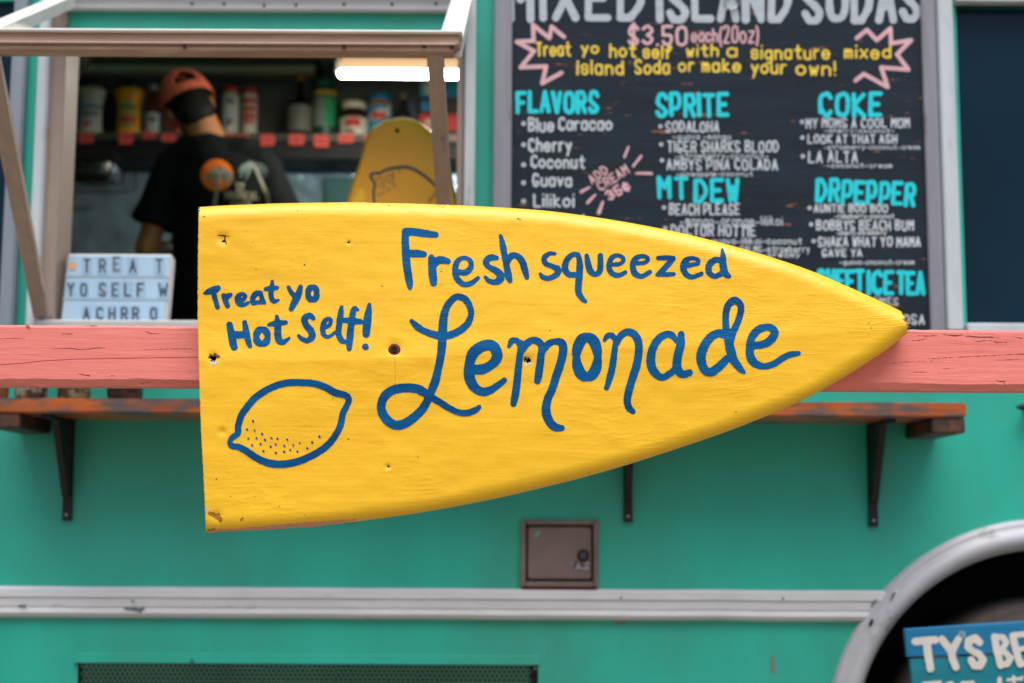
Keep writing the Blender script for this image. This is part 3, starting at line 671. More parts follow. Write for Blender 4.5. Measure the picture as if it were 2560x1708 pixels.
# access hatch
def wbox(name, x0, y0, x1, y1, d0, d1, mat, parent, bev=.003, seg=2):
    v0 = PW(x0, (y0+y1)/2, d1); v1 = PW(x1, (y0+y1)/2, d1); za = PW((x0+x1)/2, y1, d1).z; zb_ = PW((x0+x1)/2, y0, d1).z
    ym = yw((za+zb_)/2)
    return box(name, (v0.x, ym-d1, za), (v1.x, ym-d0, zb_), mat, parent, bev, seg)
m_hatch = M('dull_bronze_grey_metal', lin(128, 112, 106), .45, metal=.25, var=.18, scale=7, bump=.0008, bscale=20, col2=lin(130, 134, 142), thr=.62, soft=.1, scale2=7)
bm = bmesh.new()
X0h, X1h = PW(1302, 1385, .016).x, PW(1496, 1385, .016).x; Z0h, Z1h = PW(1400, 1467, .016).z, PW(1400, 1300, .016).z; yh = yw((Z0h+Z1h)/2)
fw = .012
addbox(bm, (X0h, yh-.018, Z0h), (X0h+fw, yh+.01, Z1h), .003); addbox(bm, (X1h-fw, yh-.018, Z0h), (X1h, yh+.01, Z1h), .003)
addbox(bm, (X0h+fw, yh-.0175, Z1h-fw), (X1h-fw, yh+.01, Z1h), .003); addbox(bm, (X0h+fw, yh-.0175, Z0h), (X1h-fw, yh+.01, Z0h+fw), .003)
bmo('hatch_frame', bm, m_hatch, truck)
box('hatch_recess', (X0h+fw-.001, yh-.006, Z0h+fw-.001), (X1h-fw+.001, yh+.01, Z1h-fw+.001), m_dark2, truck, 0)
door = box('hatch_door', (X0h+fw+.006, yh-.014, Z0h+fw+.006), (X1h-fw-.006, yh-.004, Z1h-fw-.006), m_hatch, truck, .004, 2)
v = PW(1458, 1389, .014)
kn = disc('hatch_knob', (v.x, yh-.014, v.z), .0155, .006, m_black, door, 24); disc('knob_centre', (v.x, yh-.020, v.z), .0085, .003, M('dull_knob_centre', lin(74, 70, 68), .4, metal=.4), door, 20)
paint_each('hatch_sticker', [[(1432,1409,9),(1470,1409,9)], [(1436,1419,8),(1473,1420,8)]], 1.5, lambda px, py: (PX(px, py, yh-.0146), yh-.0146, PZ(px, py, yh-.0146)), M('worn_grey_sticker', lin(150, 150, 158), .6, col2=lin(60, 60, 66), thr=.5, scale=90, scale2=90), door, rag=1, run=3)
paint('paint_dab', [[(1340,1340,6),(1345,1334,8),(1348,1332,6)]], 1.5, lambda px, py: (PX(px, py, yh-.0146), yh-.0146, PZ(px, py, yh-.0146)), m_teal, door, rag=1, run=3)
box('hatch_sill_strip', (X0h+.003, yh-.012, Z0h-.007), (X1h-.003, yh+.005, Z0h-.0005), M('dark_red_strip', lin(88, 30, 24), .6), truck, .001)
# ventilation panel, perforated sheet with offset rows of holes
v0, v1 = PW(185, 1640), PW(1350, 1640); zv1 = PW(700, 1634).z; zv0 = zv1-.26; yv = yw((zv0+zv1)/2)
def cover(x, z): return yw(z)
# hole pitch in metres
pit = 11.75/FPX*yw(zv1-.03); rowp = pit*.866; rr = pit*.40
hx0, hx1 = PW(205, 1680).x, PW(1325, 1680).x; hz_ = PW(700, 1666).z
V, F = [], []
ncol = int((hx1-hx0)/pit); nrow = 14
for j in range(nrow):
    for i in range(ncol):
        if (j % 2) and (i == 0 or i == ncol-1) and False: continue
        cx = hx0+pit*(i+.5+(.5 if j % 2 else 0)); cz = hz_-rowp*j; y = yw(cz)-.005
        i0 = len(V)
        for k in range(6):
            a = R(30+60*k); V.append((cx+pit/math.sqrt(3)*math.cos(a), y, cz+pit/math.sqrt(3)*math.sin(a)))
        for k in range(6):
            a = R(30+60*k); V.append((cx+rr*math.cos(a), y, cz+rr*math.sin(a)))
        for k in range(6):
            a = R(30+60*k); V.append((cx+rr*math.cos(a), y+.003, cz+rr*math.sin(a)))
        for k in range(6):
            k2 = (k+1) % 6; F.append((i0+k, i0+k2, i0+6+k2, i0+6+k)); F.append((i0+6+k, i0+6+k2, i0+12+k2, i0+12+k))
m_grill = M('grimy_dark_green_mesh', lin(54, 100, 80), .6, var=.3, scale=4)
vent = raw('vent_mesh', V, F, m_grill, truck); vent['kind'] = 'stuff'
V = []; F = []
for j in range(9):
    z = hz_+rowp*.55-(rowp*nrow)*j/8
    for x in (hx0-.01, hx1+.02): V.append((x, yw(z)-.0015, z))
for j in range(8): F.append((2*j, 2*j+1, 2*j+3, 2*j+2))
raw('vent_backing', V, F, M('soot_black', lin(4, 4, 4), .9), truck)
bm = bmesh.new()
for a, b in (((v0.x, zv1-.001), (v1.x, hz_+rowp*.6)),):
    addbox(bm, (a[0], yw(zv1)-.0018, b[1]), (b[0], yw(zv1)+.004, a[1]), .001)
addbox(bm, (v0.x, yw(zv1-.1)-.0020, zv0), (hx0-.001, yw(zv1)+.004, hz_+rowp*.6-.0005), .001)
addbox(bm, (hx1+pit*.5, yw(zv1-.1)-.0020, zv0), (v1.x, yw(zv1)+.004, hz_+rowp*.6-.0005), .001)
bmo('vent_frame', bm, m_teal, truck)
for px, py in ((190, 1661), (480, 1652), (1338, 1672)):
    v = PW(px, py, .006); disc('vent_screw', v, .004, .003, m_grill, truck, 10)
# shell: roof, far side, ends, floor, ceiling
m_shell = m_teal
box('roof', (XL, WY, ZT+.001), (XR, WY+2.5, ZT+.06), m_frame, truck, .01)
box('far_side', (XL, WY+2.45, ZB), (XR, WY+2.5, ZT), m_teal, truck, 0)
box('end_panel', (XL, WY+.051, ZB), (XL+.05, WY+2.449, ZT), m_teal, truck, 0)
box('end_panel', (XR-.05, WY+.051, ZB), (XR, WY+2.449, ZT), m_teal, truck, 0)
box('floor_deck', (XL+.051, WY+.47, .74), (XR-.051, WY+2.35, .80), m_dark, truck, 0)
BW = WY+2.32
box('back_wall', (XL+.051, BW, .80), (XR-.051, BW+.03, 3.08), M('grey_back_wall', lin(74, 72, 70), .6, var=.1, scale=2), truck, 0)
zc_ = PZ(600, 158, BW)
box('ceiling_panel', (XL+.051, WY+.051, zc_), (XR-.051, BW-.001, zc_+.02), m_ceil, truck, 0)
box('ceiling_beam', (XL+.051, BW-.10, PZ(600, 181, BW-.1)), (PX(795, 170, BW-.1), BW-.02, PZ(600, 162, BW-.1)), m_ceil, truck, .004)
box('beam_bracket', (PX(787, 170, BW-.1), BW-.11, PZ(600, 182, BW-.1)), (PX(797, 170, BW-.1), BW-.02, PZ(600, 150, BW-.1)), m_dark2, truck, .002)
box('partition', (PX(118, 400, BW)-.02, WY+.16, .80), (PX(118, 400, BW), BW-.002, zc_-.002), m_dark, truck, 0)
box('partition', (.75, WY+.12, .80), (.78, BW-.002, zc_-.002), m_dark, truck, 0)
# splash wall of creased steel
sp0, sp1 = PZ(600, 790, BW-.02), PZ(600, 398, BW-.02)
V, F = [], []; nx_, nz_ = 120, 60; xa, xb = PX(100, 500, BW-.02), .74
for j in range(nz_+1):
    for i in range(nx_+1):
        x = xa+(xb-xa)*i/nx_; z = sp0+(sp1-sp0)*j/nz_
        V.append((x, BW-.03+.014*mn.noise((x*3, z*2, 0))+.011*mn.noise((x*11+z*6, z*12, 4)), z))
for j in range(nz_):
    for i in range(nx_): F.append((j*(nx_+1)+i, j*(nx_+1)+i+1, (j+1)*(nx_+1)+i+1, (j+1)*(nx_+1)+i))
raw('steel_splash_wall', V, F, m_steel, truck, True)
# work bench with drawers under the splash wall
bz = PZ(140, 636, BW-.5)
bench = thing('steel_workbench', (-1.0, BW-.3, .8), 'dark steel drawer cabinet behind the letter board on the counter', 'cabinet')
box('carcass', (PX(100, 700, BW-.5), BW-.5, .801), (.70, BW-.05, bz), m_dark2, bench, .004)
for k in range(4):
    box('drawer_front', (PX(110, 700, BW-.5), BW-.515, bz-.01-.085*(k+1)+.008), (PX(260, 700, BW-.5), BW-.501, bz-.01-.085*k), M('grey_drawer', lin(64, 62, 64), .45, metal=.3), bench, .004)
# ------------------------------------------------------------ wheel
wc = Vector((ac.x+.03, WY+.10, .41))
TRr = .44
tw = thing('wheel', (0, 0, 0), '', '')
C.objects.unlink(tw); bpy.data.objects.remove(tw)
m_tyre = M('dusty_tyre', lin(92, 84, 80), .8, var=.25, scale=14)
def lathey(name, prof, c, mat, parent, seg=64):
    V, F = [], []
    for (r, y) in prof:
        for k in range(seg):
            a = 2*math.pi*k/seg; V.append((c.x+r*math.cos(a), c.y+y, c.z+r*math.sin(a)))
    for i in range(len(prof)-1):
        for k in range(seg): F.append((i*seg+k, i*seg+(k+1) % seg, (i+1)*seg+(k+1) % seg, (i+1)*seg+k))
    return raw(name, V, F, mat, parent, True)
ty = lathey('tyre', [(.27, .02), (.28, -.02), (.30, -.035), (.34, -.045), (.375, -.035), (.382, -.028), (.388, -.03), (.402, -.015), (.41, .03), (.41, .17), (.38, .2), (.27, .2)], wc, m_tyre, truck)
lathey('rim', [(.27, .0), (.26, .02), (.22, .05), (.15, .06), (.10, .02), (.06, .0), (.001, -.005)], wc, M('brown_rusty_rim', lin(96, 82, 74), .6, metal=.3, var=.3, scale=12), ty)
# second wheel and bumper side, outside the picture, carry the truck
wc2 = Vector((XL+.75, WY+.20, .44)); ty2 = lathey('tyre', [(.27, .02), (.30, -.035), (.36, -.045), (.41, -.035), (.44, .03), (.44, .17), (.27, .2)], wc2, m_tyre, truck)
for c2 in (wc, wc2):
    cc = Vector((c2.x, WY+2.1, .44)); lathey('tyre', [(.27, .2), (.30, .24), (.41, .24), (.44, .2), (.44, .05), (.27, .02)], cc, m_tyre, truck)
box('chassis', (XL+.2, WY+.5, .40), (XR-.2, WY+2.0, .73), m_dark2, truck, .01)

# ============================================================ propped window hatch frame (awning)
AY = 2.83
awn = thing('propped_window_hatch', (PX(600, 100, AY), AY, PZ(600, 120, AY)), 'white and bare wood hatch frame propped open over the serving window', 'window hatch')
za1, za0 = PZ(600, 79, AY), PZ(600, 125, AY)
xfr = PX(1148, 100, AY); xfl = PX(-150, 100, AY); zhinge = PZ(600, -8, WY-.05)
m_bx = lambda nm, y0, y1, x1, d, mt: box(nm, (xfl, AY+d, PZ(600, y1, AY)), (x1, AY+.05, PZ(600, y0, AY)), mt, awn, .002)
m_bx('front_bar', 82, 106, xfr, .006, m_bar); m_bx('front_lip', 106.5, 112, xfr-.006, -.004, m_strut); m_bx('lower_bar', 112.5, 125, xfr-.012, .004, m_bar)
box('front_cap', (xfl, AY-.004, PZ(600, 81.5, AY)), (xfr+.006, AY+.062, PZ(600, 74, AY)), m_white, awn, .002)
for k, xx in enumerate((xfl+.02, xfr-.022)):
    h = .05/2; V = []
    y0, y1 = AY+.062, WY-.052; z0, z1 = za1+.002, zhinge
    for (y, z) in ((y0, z0), (y1, z1)):
        for dx, dz in ((-h, -.032), (h, -.032), (h, 0), (-h, 0)): V.append((xx+dx, y, z+dz))
    raw('side_bar', V, [(0, 1, 2, 3), (4, 7, 6, 5), (0, 4, 5, 1), (1, 5, 6, 2), (2, 6, 7, 3), (3, 7, 4, 0)], m_white, awn)
for px, py, yy in ((462, 118, 0), (860, 118, 0), (1060, 116, 0), (1130, 118, 0)):
    v = P(px, py, AY+.002); disc('bar_screw', v, .0045, .003, m_rustdark, awn, 8)
def beam(name, a, b, wx, wd, mat, parent):
    a, b = Vector(a), Vector(b); d = (b-a).normalized(); sx = Vector((1, 0, 0)); sx = (sx-d*sx.dot(d)).normalized(); sy = d.cross(sx).normalized()
    V = []
    for p in (a, b):
        for i, j in ((-1, -1), (1, -1), (1, 1), (-1, 1)): V.append(p+sx*wx*i+sy*wd*j)
    bm = bmesh.new(); vs_ = [bm.verts.new(v) for v in V]
    for f in ((0, 1, 2, 3), (4, 7, 6, 5), (0, 4, 5, 1), (1, 5, 6, 2), (2, 6, 7, 3), (3, 7, 4, 0)): bm.faces.new([vs_[k] for k in f])
    bmesh.ops.bevel(bm, geom=list(bm.edges), offset=.002, segments=1, affect='EDGES')
    return bmo(name, bm, mat, parent)
zsil = hz0+.012
pa = P(1088, 130, AY+.03); pb = P(1127, 805, WY-.02); pb.z = zsil
beam('prop_strut', pa, pb, .0175, .011, m_strut, awn)
pa = P(-26, 130, AY+.03); pb = P(104, 805, WY-.02); pb.z = zsil
beam('prop_strut', pa, pb, .0185, .011, m_strut, awn)

# ============================================================ menu board
MY = WY-.035
mb = thing('menu_board', (PX(1790, 400, MY), MY+.015, PZ(1790, 830, MY)-.02), 'dark navy wooden menu board with hand-lettered soda list in grey wood frame', 'menu board')
m_navy = M('navy_board_paint', lin(31, 43, 54), .75, spec=.2, var=.35, scale=5, stretch=(.6, 1, 4), bump=.001, bscale=26, bstretch=(.3, 1, 6), col2=lin(150, 98, 62), thr=.655, soft=.02, scale2=14, stretch2=(.9, 1, 4.5))
mx0, mx1 = PX(1279, 400, MY), PX(2311, 400, MY); mz1, mz0 = PZ(1790, -75, MY), PZ(1790, 845, MY)
pl0 = mz1; npl = 1
box('panel', (mx0-.004, MY, mz0), (mx1+.004, MY+.014, mz1), m_navy, mb, 0)
fx = lambda a, py=400: PX(a, py, MY-.012)
box('frame_side', (fx(1233), MY-.012, mz0-.02), (mx0-.0005, MY+.03, mz1+.05), m_greywood, mb, .003)
box('frame_side', (mx1+.0005, MY-.012, mz0-.02), (fx(2351), MY+.03, mz1+.05), m_greywood, mb, .003)
box('frame_rail', (mx0, MY-.011, mz1+.001), (mx1, MY+.03, mz1+.05), m_greywood, mb, .003)
box('frame_rail', (mx0, MY-.011, mz0-.02), (mx1, MY+.03, mz0-.001), m_greywood, mb, .003)
chalk = lambda n_, c_: M(n_, c_, .7, var=.12, scale=25, stretch=(.5, 1, 3), bump=.0005, bscale=40)
m_cw, m_cc, m_cy, m_cp, m_ch = chalk('white_lettering', lin(190, 200, 208)), chalk('cyan_lettering', lin(0, 206, 220)), chalk('yellow_lettering', lin(236, 206, 70)), chalk('pink_lettering', lin(214, 172, 180)), chalk('grey_white_lettering', lin(176, 188, 196))
lk = [0]
def put(st, mat, cell=1.6, rag=.12, name='lettering'):
    lk[0] += 1; return paint(name, st, cell, plane(MY, .0006+.00002*lk[0]), mat, mb, rag=rag, run=40)
put(text('MIXED', 1268, -62, 1612, 56, 19), m_ch, 2); put(text('ISLAND', 1640, -62, 1978, 56, 19), m_ch, 2); put(text('SODAS', 2004, -62, 2302, 58, 19), m_ch, 2)
put(text('$3.50', 1569, 63, 1720, 115, 7.5), m_cp); put(text('each', 1727, 71, 1796, 106, 5), m_cp); put(text('(20oz)', 1797, 64, 1898, 110, 5), m_cp)
Zb = lambda o, pts: [(o+x*.2723, y*.2723, 10.5) for x, y in pts]
put([Zb(1240, [(625,340),(510,245),(490,350),(340,230),(345,375),(190,385),(350,470),(225,620),(460,610),(425,765),(600,670)])], m_cp)
put([Zb(1800, [(1255,350),(1350,275),(1440,370),(1565,260),(1570,400),(1755,370),(1625,500),(1730,640),(1480,620),(1540,800),(1320,680),(1245,740)])], m_cp)
for t, a, b, c_, d in (('Treat', 1340, 104, 1428, 141), ('yo', 1452, 104, 1498, 135), ('hot', 1523, 108, 1591, 144), ('self', 1606, 112, 1681, 147), ('with', 1715, 110, 1797, 143), ('a', 1816, 110, 1844, 143), ('signature', 1877, 113, 2076, 149), ('mixed', 2110, 113, 2228, 148),
                       ('Island', 1441, 150, 1560, 188), ('Soda', 1586, 148, 1675, 186), ('or', 1695, 146, 1736, 181), ('make', 1754, 146, 1853, 181), ('your', 1877, 150, 1966, 186), ('own!', 1989, 152, 2090, 190)):
    put(text(t, a, b, c_, d, 5.4), m_cy)
for t, a, b, c_, d in (('FLAVORS', 1289, 226, 1498, 285), ('SPRITE', 1638, 231, 1824, 294), ('COKE', 2045, 230, 2206, 294), ('MT', 1643, 440, 1722, 500), ('DEW', 1733, 445, 1850, 508), ('SWEET', 2040, 672, 2162, 732), ('ICE', 2166, 674, 2236, 738), ('TEA', 2240, 676, 2314, 738)):
    put(text(t, a, b, c_, d, 11), m_cc)
put(rot(text('DRPEPPER', 2038, 450, 2290, 512, 11), 2160, 480, 2.6), m_cc)
for t, y in (('Blue', 0),): put(text('Blue', 1320, 294, 1386, 330, 5.6), m_cw); put(text('Caracao', 1395, 292, 1531, 327, 5.6), m_cw)
put(text('Cherry', 1320, 345, 1430, 381, 5.6), m_cw); put(text('Coconut', 1326, 388, 1463, 422, 5.6), m_cw); put(text('Guava', 1330, 434, 1430, 468, 5.6), m_cw); put(text('Lilikoi', 1333, 484, 1436, 519, 5.6), m_cw); put(text('Pineapple', 1340, 534, 1480, 566, 5.6), m_cw)
for y in (309, 362, 412, 457, 503, 550): put([[(1309+4*math.cos(k), y+4*math.sin(k), 4) for k in np.linspace(0, 6.3, 9)]], m_cw)
ad = text('ADD', 1468, 425, 1522, 450, 4.2); ad = rot(ad, 1494, 437, -35)
put(ad, m_cp); put(rot(text('CREAM', 1488, 432, 1576, 458, 4.2), 1532, 445, -33), m_cp); put(rot(text('35¢', 1512, 462, 1576, 490, 6), 1544, 476, -32), m_cp)
put([[(1561,393,6),(1571,368,6)], [(1583,416,6),(1603,390,6)], [(1590,433,5),(1628,434,8)], [(1453,480,8),(1474,468,5)], [(1469,507,8),(1488,487,5)], [(1497,532,10),(1507,505,6)]], m_cp)
for t, a, b, c_, d, wd in (('SODALOHA', 1663, 303, 1798, 331, 6), ('-guava -mango', 1680, 332, 1828, 349, 3.6), ('TIGER SHARKS BLOOD', 1668, 352, 1948, 382, 6), ('-strawberry-coconut-', 1688, 380, 1922, 397, 3.6), ('AMBYS PINA COLADA', 1666, 397, 1945, 426, 6), ('-pineapple-coconut', 1690, 426, 1882, 441, 3.4),
   ('BEACH PLEASE', 1672, 508, 1850, 538, 6), ('-mango-orange-lilikoi', 1700, 538, 1957, 564, 5), ('DOCTOR HOTTIE', 1677, 562, 1890, 592, 6), ('-guava-lilikoi-coconut', 1765, 592, 2005, 611, 4.5), ('PALMS-strawberry', 1850, 614, 2025, 632, 4.5), ('-creamy', 1905, 628, 2000, 644, 4.5),
   ('MY MOMS A COOL MOM', 2014, 295, 2275, 321, 5.6), ('-cherry-coconut-', 2060, 319, 2236, 332, 3.6), ('LOOK AT THAT ASH', 2018, 336, 2243, 360, 5.6), ('-strawberry-coconut-cream', 2060, 359, 2300, 374, 3.2), ('LA ALTA', 2020, 377, 2145, 408, 6), ('-coconut-cream', 2066, 405, 2230, 420, 3.8),
   ('AUNTIE BOO BOO', 2034, 510, 2220, 532, 5.8), ('-raspberry-coconut', 2085, 531, 2236, 547, 3.8), ('BOBBYS BEACH BUM', 2040, 550, 2285, 577, 6), ('-cherry-strawberry', 2090, 574, 2216, 588, 3.8), ('SHAKA WHAT YO MAMA', 2044, 592, 2302, 618, 6), ('GAVE YA', 2054, 622, 2156, 643, 5.6), ('-guava-coconut-cream', 2098, 646, 2286, 662, 3.6),
   ('TIMES', 2180, 744, 2246, 764, 5), ('MIMOSA', 2212, 786, 2312, 812, 5.6)):
    if t[0] == '-': b += 2.5
    put(text(t, a, b, c_, d, wd*(.74 if wd > 5 else .6), jit=.9), m_cw, 1.1)
for a, y in ((1651, 316), (1653, 361), (1655, 401), (1660, 519), (1663, 571), (2005, 305), (2006, 344), (2007, 391), (2024, 520), (2028, 561), (2034, 603)): put([[(a+3.6*math.cos(k), y+3.6*math.sin(k), 3.6) for k in np.linspace(0, 6.3, 9)]], m_cw)
# keyring hanging on the board
V, F = [], []
cx, cz = PX(1830, 0, MY-.012), PZ(1830, 2, MY-.012)
for k in range(24):
    a = 2*math.pi*k/24
    for q in range(6):
        b_ = 2*math.pi*q/6; rr_ = .019+.002*math.cos(b_); V.append((cx+rr_*math.cos(a), MY-.006+.002*math.sin(b_), cz+rr_*math.sin(a)))
for k in range(24):
    for q in range(6): F.append((k*6+q, ((k+1) % 24)*6+q, ((k+1) % 24)*6+(q+1) % 6, k*6+(q+1) % 6))
raw('hanging_ring', V, F, m_steel2, mb, True)

# ============================================================ wall shelf under the rail
m_shelf = M('worn_orange_varnish_wood', lin(176, 88, 28), .4, var=.35, scale=9, stretch=(.4, 2, 3), col2=lin(92, 80, 76), thr=.53, soft=.05, scale2=6, stretch2=(.9, 1, 2.6), bump=.001, bscale=20, bstretch=(.3, 1, 4), coat=.3)
m_shelfdark = M('dark_brown_cleat', lin(58, 40, 34), .6, var=.4, scale=10, col2=lin(120, 66, 40), thr=.6, scale2=12)
FYs = 3.36
sz1, sz0 = PZ(1280, 1001, FYs), PZ(1280, 1038.5, FYs)
sx1 = PX(2417, 1022, FYs); sx0 = PX(-38, 1022, FYs)
sh = thing('wall_shelf', (0, WY, sz0), 'worn orange varnished plank shelf on black iron brackets below the window', 'shelf')
bm = bmesh.new(); addbox(bm, (sx0, FYs, sz0), (sx1, WY-.002, sz1), .004, 2)
bmo('plank', bm, m_shelf, sh)
zl = PZ(60, 1070, FYs)
box('cleat', (PX(-36, 1050, FYs), FYs+.004, zl), (PX(47, 1050, FYs), WY-.003, sz0-.0006), m_shelfdark, sh, .004)
box('cleat', (PX(2332, 1060, FYs), FYs+.004, PZ(2380, 1083, FYs)), (PX(2415, 1060, FYs), WY-.003, sz0-.0006), m_shelfdark, sh, .004)
def bracket(pxc, py_bot):
    X = PW(pxc, 1150).x; zb_ = PW(pxc, py_bot).z; zt_ = sz0-.001; h = .011
    bm = bmesh.new()
    def quad8(pts): 
        vs_ = [bm.verts.new(p) for p in pts]
        for f in ((0, 1, 2, 3), (4, 7, 6, 5), (0, 4, 5, 1), (1, 5, 6, 2), (2, 6, 7, 3), (3, 7, 4, 0)): bm.faces.new([vs_[k] for k in f])
    ya, yb = yw(zt_), yw(zb_)
    quad8([(X-h, yb-.012, zb_), (X+h, yb-.012, zb_), (X+h, yb-.001, zb_), (X-h, yb-.001, zb_), (X-h, ya-.012, zt_), (X+h, ya-.012, zt_), (X+h, ya-.001, zt_), (X-h, ya-.001, zt_)])
    quad8([(X-h, FYs+.04, zt_-.008), (X+h, FYs+.04, zt_-.008), (X+h, ya-.0125, zt_-.008), (X-h, ya-.0125, zt_-.008), (X-h, FYs+.04, zt_), (X+h, FYs+.04, zt_), (X+h, ya-.0125, zt_), (X-h, ya-.0125, zt_)])
    zw = zb_+.06
    t = .008
    quad8([(X-t, yw(zw)-.03, zw), (X+t, yw(zw)-.03, zw), (X+t, yw(zw)-.0125, zw), (X-t, yw(zw)-.0125, zw), (X-t, FYs+.11, zt_-.0085), (X+t, FYs+.11, zt_-.0085), (X+t, ya-.0125, zt_-.0085), (X-t, ya-.0125, zt_-.0085)])
    bk = bmo('bracket', bm, m_black, sh)
    for f in (.06, .5, .92):
        z = zb_+(zt_-zb_)*f; disc('bracket_screw', (X, yw(z)-.012, z), .0042, .003, m_rust if f > .1 else m_steel2, bk, 10)
bracket(175, 1302); bracket(1569, 1306); bracket(2178, 1317); bracket(880, 1302)

# glass jars of spice on the shelf
def glassm(nm, col, al=.35):
    mt = M(nm, col, .03, var=.02, rvar=.02); mt.node_tree.nodes['Principled BSDF'].inputs['Transmission Weight'].default_value = 1; return mt
m_jar = glassm('jar_glass', lin(240, 246, 242))
jd = [(77, 41, ('pale_salt', lin(196, 190, 170), lin(96, 64, 50), .5), 'glass jar of pale powder on plank shelf, leftmost of three'),
      (184, 41, ('brown_and_cream', lin(104, 66, 46), lin(196, 184, 150), .52), 'glass jar of brown and cream spice on plank shelf, middle of three'),
      (312, 45, ('dark_pepper', lin(44, 32, 34), lin(140, 72, 56), .56), 'glass jar of dark red speckled spice on plank shelf, nearest the surfboard')]
for px, hw_, (mn_, c1, c2, th), lb in jd:
    Yj = 3.47; c0 = P(px, 1000, Yj); r = hw_/FPX*Yj*.99; zb_ = sz1+.0005
    t = thing('spice_jar', (c0.x, Yj, zb_), lb, 'jar', 'glass spice jars on the wall shelf')
    lathe('contents', [(r*.80, .003), (r*.93, .012), (r*.95, .03), (r*.95, .06), (.0005, .062)], (c0.x, Yj, zb_), M(mn_, c1, .8, col2=c2, thr=th, soft=.04, scale2=22, scale=60, var=.3, stretch2=(1, 1, 1.6)), t)
    lathe('glass', [(r*.84, 0), (r*.97, .010), (r, .02), (r, .075), (r*.85, .09), (r*.78, .095)], (c0.x, Yj, zb_), m_jar, t)
    lathe('lid', [(r*.82, .0955), (r*.84, .096), (r*.84, .112), (.0005, .1125)], (c0.x, Yj, zb_), m_steel2, t)
c0 = P(-10, 990, 3.45); t = lathe('paper_cup', [(.028, 0), (.034, .10), (.035, .101), (.0335, .1005), (.028, .004)], (c0.x+.0, 3.45, sz1+.0005), M('tan_white_cup', lin(214, 206, 198), .6, col2=lin(180, 130, 96), thr=.5, scale2=3), None)
tag(t, 'white and tan paper cup on the plank shelf at the left edge', 'cup')
# ============================================================ letter board light box on the sill
m_lbcase = M('lightbox_white_case', lin(214, 216, 216), .5, var=.04)
m_lbface = M('lightbox_blue_panel', lin(158, 190, 214), .35, var=.05, scale=9)
m_lbrail = M('lightbox_rail', lin(176, 200, 218), .4, var=.03)
m_lbfilm = M('clear_letter_film', lin(146, 178, 204), .25, var=.03)
m_lbtxt = M('letter_dark_print', lin(34, 58, 74), .5)
LY = WY+.0
blz = hz0+.0012
lp = P(150, 808, LY); LW = PX(415, 806, LY)-lp.x; LH = PZ(300, 633, LY+.035)-blz
lb = thing('letter_light_box', (lp.x, LY, blz), 'white box with blue rows of black letters reading treat yo self, leaning on the sill', 'letter board')
ang = math.atan2(.035, LH); hh = LH/math.cos(ang)
Mx = Matrix.Translation((lp.x, LY, blz)) @ Matrix.Rotation(-ang, 4, 'X')
def lbox(name, a, b, mat, bev=.001, parent=lb):
    bm = bmesh.new(); addbox(bm, a, b, bev); bmesh.ops.transform(bm, matrix=Mx, verts=bm.verts); return bmo(name, bm, mat, parent)
lbox('case', (0, .004, 0), (LW, .045, hh), m_lbcase, .004)
rowh = hh/3.06
for k in range(3):
    z1_ = hh-.008-k*rowh
    lbox('row_panel', (.004, -.0005, z1_-rowh+.0065), (LW-.004, .0035, z1_), m_lbface, .0006)
    lbox('row_rail', (.001, -.0015, z1_-rowh+.0018), (LW-.001, .0038, z1_-rowh+.0055), m_lbrail, .0006)
def lbmap(off):
    # photo pixel -> leaning face through a plane intersection
    nrm = (Mx.to_3x3() @ Vector((0, 1, 0))); o_ = Mx @ Vector((0, -off, 0))
    def f(px, py):
        d = (P(px, py, 3)-CAM); t = (o_-CAM).dot(nrm)/d.dot(nrm); return tuple(CAM+d*t)
    return f
rows = [(647, 683, [('T', 217, 0), ('R', 256, 0), ('E', 291, -5), ('A', 332, 0), ('T', 398, 0)]),
        (707, 742, [('Y', 177, 0), ('O', 209, 0), ('S', 256, 0), ('E', 288, 0), ('L', 319, 0), ('F', 351, 0), ('W', 408, 0)]),
        (768, 801, [('A', 216, 0), ('C', 249, 0), ('H', 280, 0), ('R', 311, 0), ('R', 339, 0), ('O', 384, 0)])]
for y0, y1, ls in rows:
    for ch, cx, dy in ls:
        hwd = 9 if ch != 'W' else 13
        c = [lbmap(.0018)(cx+sx_*13, y) for sx_, y in ((-1, y1+4+dy), (1, y1+4+dy), (1, y0-3+dy), (-1, y0-3+dy))]
        tl = raw('letter_tile', c, [(0, 1, 2, 3)], m_lbfilm, lb)
        paint('letter', text(ch, cx-hwd, y0+dy, cx+hwd, y1+dy, 5.4, jit=.1), 1.2, lbmap(.0022), m_lbtxt if dy == 0 else M('faded_letter_print', lin(84, 84, 92), .5), tl, run=20)
paint('round_sticker', [[(181, 665, 20)]], 1, lbmap(.0022), M('orange_sticker', lin(206, 160, 120), .6), lb, run=20)

# ============================================================ back shelf with jars and notes
BYs = BW-.26
m_wire = M('grey_wire_shelf', lin(96, 92, 84), .45, metal=.5, var=.2)
shz = PZ(600, 334, BYs)
bs = thing('back_shelf', (-.6, BW-.13, shz-.03), 'dark shelf with clear price rail along the back wall of the truck', 'shelf')
bx0, bx1 = PX(112, 340, BYs), .74
box('shelf_board', (bx0, BYs+.004, shz-.02), (bx1, BW-.001, shz-.001), m_dark2, bs, .002)
box('price_rail', (bx0, BYs-.003, shz-.030), (bx1, BYs+.003, shz+.001), m_wire, bs, .001)
box('under_shelf', (bx0, BYs+.02, PZ(600, 394, BYs)), (bx1, BW-.001, shz-.022), m_dark2, bs, .004)
def sitem(px0, px1, py_top, Y):
    c = P((px0+px1)/2, 333, Y); r = (PX(px1, 300, Y)-PX(px0, 300, Y))/2; h = PZ((px0+px1)/2, py_top, Y)-shz
    return (c.x, Y, shz+.0005), r, h
